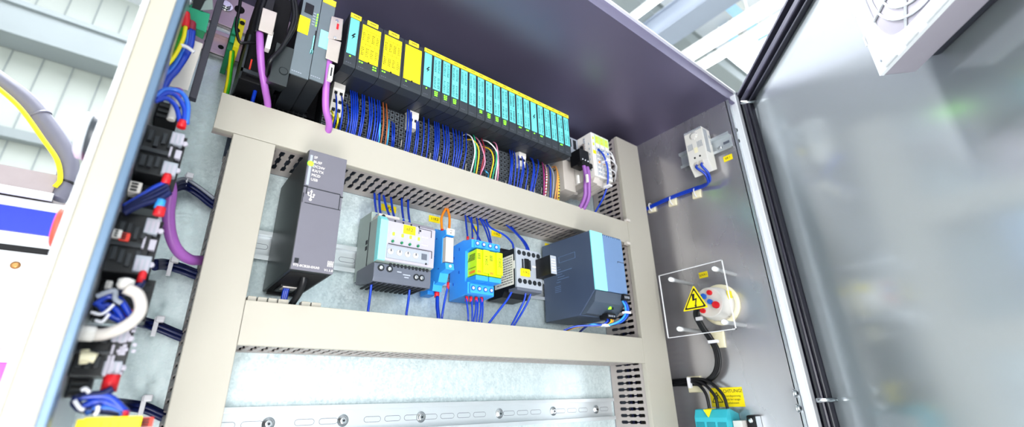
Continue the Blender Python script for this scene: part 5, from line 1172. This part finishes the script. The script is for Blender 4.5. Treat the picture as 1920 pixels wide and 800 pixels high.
for k, L in enumerate(([(212, 728), (190, 738), (155, 742), (140, 755), (160, 768)], [(140, 748), (170, 742), (205, 745), (235, 772)], [(150, 765), (180, 752), (210, 758), (238, 775)], [(160, 772), (190, 765), (215, 768), (232, 778)], [(142, 740), (150, 765), (200, 770), (230, 774)])):
    lw_('blue wire of the loops above the yellow tag, bottom left', L, ('darkblue', 'blue', 'blue', 'bluebright', 'darkblue')[k], .0022, -.208, 'blue loops above the yellow tag')
ferr(233, 776, -.208, 'small red ferrule above the yellow tag', r=.0024, h=.002)
for tt, L in (('left', [(139, 750), (150, 765), (158, 768)]), ('right', [(184, 760), (182, 772), (176, 778)]), ('upper', [(152, 732), (160, 728), (168, 736)])):
    lw_('white tie on the blue loops above the yellow tag, %s' % tt, L, 'zipwhite', .0011, -.214, None, 'cable tie', 'cable_tie')
# yellow tag bottom left
t = thing('yellow_tag', 'bright yellow plastic tag cut off by the bottom left of the view', 'tag', P2(205, 800, -.215))
a = P2(146, 782, -.215); b = P2(268, 779, -.215)
MB().box(a.x+.003, b.x, -.216, -.2145, a.z-.03, b.z, .0006).box(a.x, a.x+.004, -.216, -.2145, a.z-.009, a.z-.001, .0006).build('plate', 'labelyellow', t)
mb = MB(); cxx = (a.x+b.x)/2; [mb.box(cxx-.004+k*.004, cxx-.0035+k*.004, -.2163, -.216, a.z-.012, a.z-.003) for k in range(3)]; mb.build('print', 'inkyel', t)
p = P2(135, 800, -.2); small_block(262, 782, 285, 800, 'redsoft', 'salmon block right of the yellow tag', -.2, .01, 'salmon_block')
# ---- top left panel device: dark plate, beige box, green terminal
t = thing('panel_device', 'panel device with dark rear plate, beige box and green terminal, top left', 'device', (-.045, -.14, .26))
MB().box(-.0447, -.0385, -.128, -.12, .273, .455, .0006).build('rear_plate', 'gasket', t)
def qbox(mb, q, ya, yb, bev=.0006): mb.hexa([tuple(at(*a, 'y', yb)) for a in q]+[tuple(at(*a, 'y', ya)) for a in q], bev); return mb
bx = MB(); qbox(bx, ((352, 170), (306, 158), (338, 66), (381, 82)), -.15, -.125); bx.build('beige_box', 'beigebox', t)
gt = MB(); qbox(gt, ((386, 62), (360, 50), (352, 12), (394, 26)), -.15, -.125); gt.build('green_terminal', 'green', t)
gt = MB(); qbox(gt, ((380, 74), (366, 66), (368, 54), (385, 60)), -.152, -.13); gt.build('green_latch', 'greendark', t)
bk = MB(); qbox(bk, ((340, 82), (330, 60), (350, -10), (400, -10)), -.14, -.125); bk.build('dark_socket', 'black', t)
bk = MB(); qbox(bk, ((375, 20), (384, 2), (398, -6), (400, 18)), -.152, -.13); bk.build('grey_green_body', 'palegreen', t)
p = at(351, 8, 'y', -.165); MB().lathe(p, Vector((0, -1, .3)), [(0, .004), (.006, .0036), (.007, .002)], 16).split('screw', 'chrome', t)
lw_('green and yellow earth wire at the top left device', [(346, 44), (340, 70), (325, 100), (308, 120)], 'pegreen', .0028, -.17); lw_('yellow stripe wire beside the top left earth wire', [(348, 50), (343, 74), (328, 104), (311, 124)], 'peyellow', .0016, -.176)
lw_('red sleeve on the earth wire at the top left device', [(348, 24), (348, 38), (346, 52)], 'red', .0034, -.172, None, 'sleeve', 'wire_sleeve')
lw_('dark red sleeve on the blue wires at the top left device', [(358, 42), (357, 50), (355, 58)], 'wirered', .0042, -.162, None, 'sleeve', 'wire_sleeve')
for k, L in enumerate(([(352, 56), (348, 85), (326, 125), (302, 150), (296, 185)], [(357, 56), (352, 88), (332, 130), (306, 158), (299, 190)], [(361, 58), (356, 88), (340, 118), (315, 150), (300, 180)])):
    lw_('bright blue wire of the bundle at the top left device', L, 'blue' if k else 'bluebright', .0026, -.168, 'blue bundle at the top left')
lw_('white tie around the blue bundle at the top left device', [(337, 84), (350, 88), (364, 98)], 'zipwhite', .0016, -.176, None, 'cable tie', 'cable_tie')
# ---- button heads on the outside of the left wall
def head(px, py, y, label, prof, mats, name='button_head'):
    p = P2(px, py, y); t = thing(name, label, 'button', (-.0785, y, p.z), 'button heads outside the left wall')
    MB().lathe((-.0785, y, p.z), -X, prof[0], 32).build('collar', mats[0], t)
    MB().lathe((-.0785-prof[0][-1][0]+.0002, y, p.z), -X, prof[1], 32).build('cap', mats[1], t)
head(165, 256, -.19, 'round grey and white button head, top one outside the left strip', ([(0, .0172), (.012, .0175), (.0125, .017)], [(0, .0172), (.004, .0165), (.006, .013)]), ('knobdark', 'knobwhite'))
head(105, 425, -.19, 'black button head with a red rim, second outside the left strip', ([(0, .0155), (.0085, .0155), (.009, .015)], [(0, .0148), (.0025, .0145), (.004, .012)]), ('knobdark', 'redsoft'))
head(45, 612, -.19, 'metallic button head, lowest outside the left strip', ([(0, .0155), (.007, .0155), (.008, .014)], [(0, .015), (.009, .014), (.010, .012)]), ('knobwhite', 'knobwhite'))
# ferrules are crimped on wire ends: each is a part of the wire it sits on
bpy.context.view_layer.update()
for p, m_, r_, h_ in FERR:
    o = nearest_wire(p); q = MB().cyl(p+Vector((0, 0, -h_)), p+Vector((0, 0, h_)), r_, 10).build('ferrule', m_, o); q['label'] = {'red': 'red ferrule', 'skyblue': 'light blue ferrule', 'wirered': 'dark red ferrule'}[m_]
# ================================================================== CAMERA, LIGHT
cd = bpy.data.cameras.new('camera'); cam = bpy.data.objects.new('camera', cd); COL.objects.link(cam)
m = Matrix((RT, UP, -F)).transposed().to_4x4(); m.translation = CAM; cam.matrix_world = m
cd.sensor_width = 36; cd.lens = FPX/1920*36; cd.clip_start = .02; cd.clip_end = 60
cd.dof.use_dof = True; cd.dof.focus_distance = .6; cd.dof.aperture_fstop = 4.5
SC.camera = cam
def area(name, loc, target, size, power, col=(1, 1, 1)):
    l = bpy.data.lights.new(name, 'AREA'); l.energy = power; l.size = size; l.color = col
    o = bpy.data.objects.new(name, l); COL.objects.link(o); o.location = loc
    o.rotation_euler = (Vector(target)-Vector(loc)).to_track_quat('-Z', 'Y').to_euler(); return o
area('soft_light', (-.5, -1.6, -.1), (.3, 0, .2), .8, 23)  # unseen soft lamp added behind the camera to light the cabinet front
area('soft_light_low', (-.1, -1.25, -.9), (.3, 0, .1), .5, 17, (1, .98, .95))  # unseen low lamp added to brighten the plate from below
area('hall_light', (-1.3, 1.1, 5.0), (0.6, -.5, 0), .6, 430, (.95, .97, 1))
area('window_light', (-1.2, 2.3, 2.72), (.6, -.5, .4), .35, 300, (.97, .98, 1))  # lamp added to brighten the upper part of the door
wd = bpy.data.worlds.new('world'); SC.world = wd; wd.use_nodes = True
wd.node_tree.nodes['Background'].inputs[0].default_value = (.9, .95, 1, 1); wd.node_tree.nodes['Background'].inputs[1].default_value = .8
SC.view_settings.view_transform = 'Standard'; SC.view_settings.look = 'Medium High Contrast'; SC.view_settings.exposure = 0.0
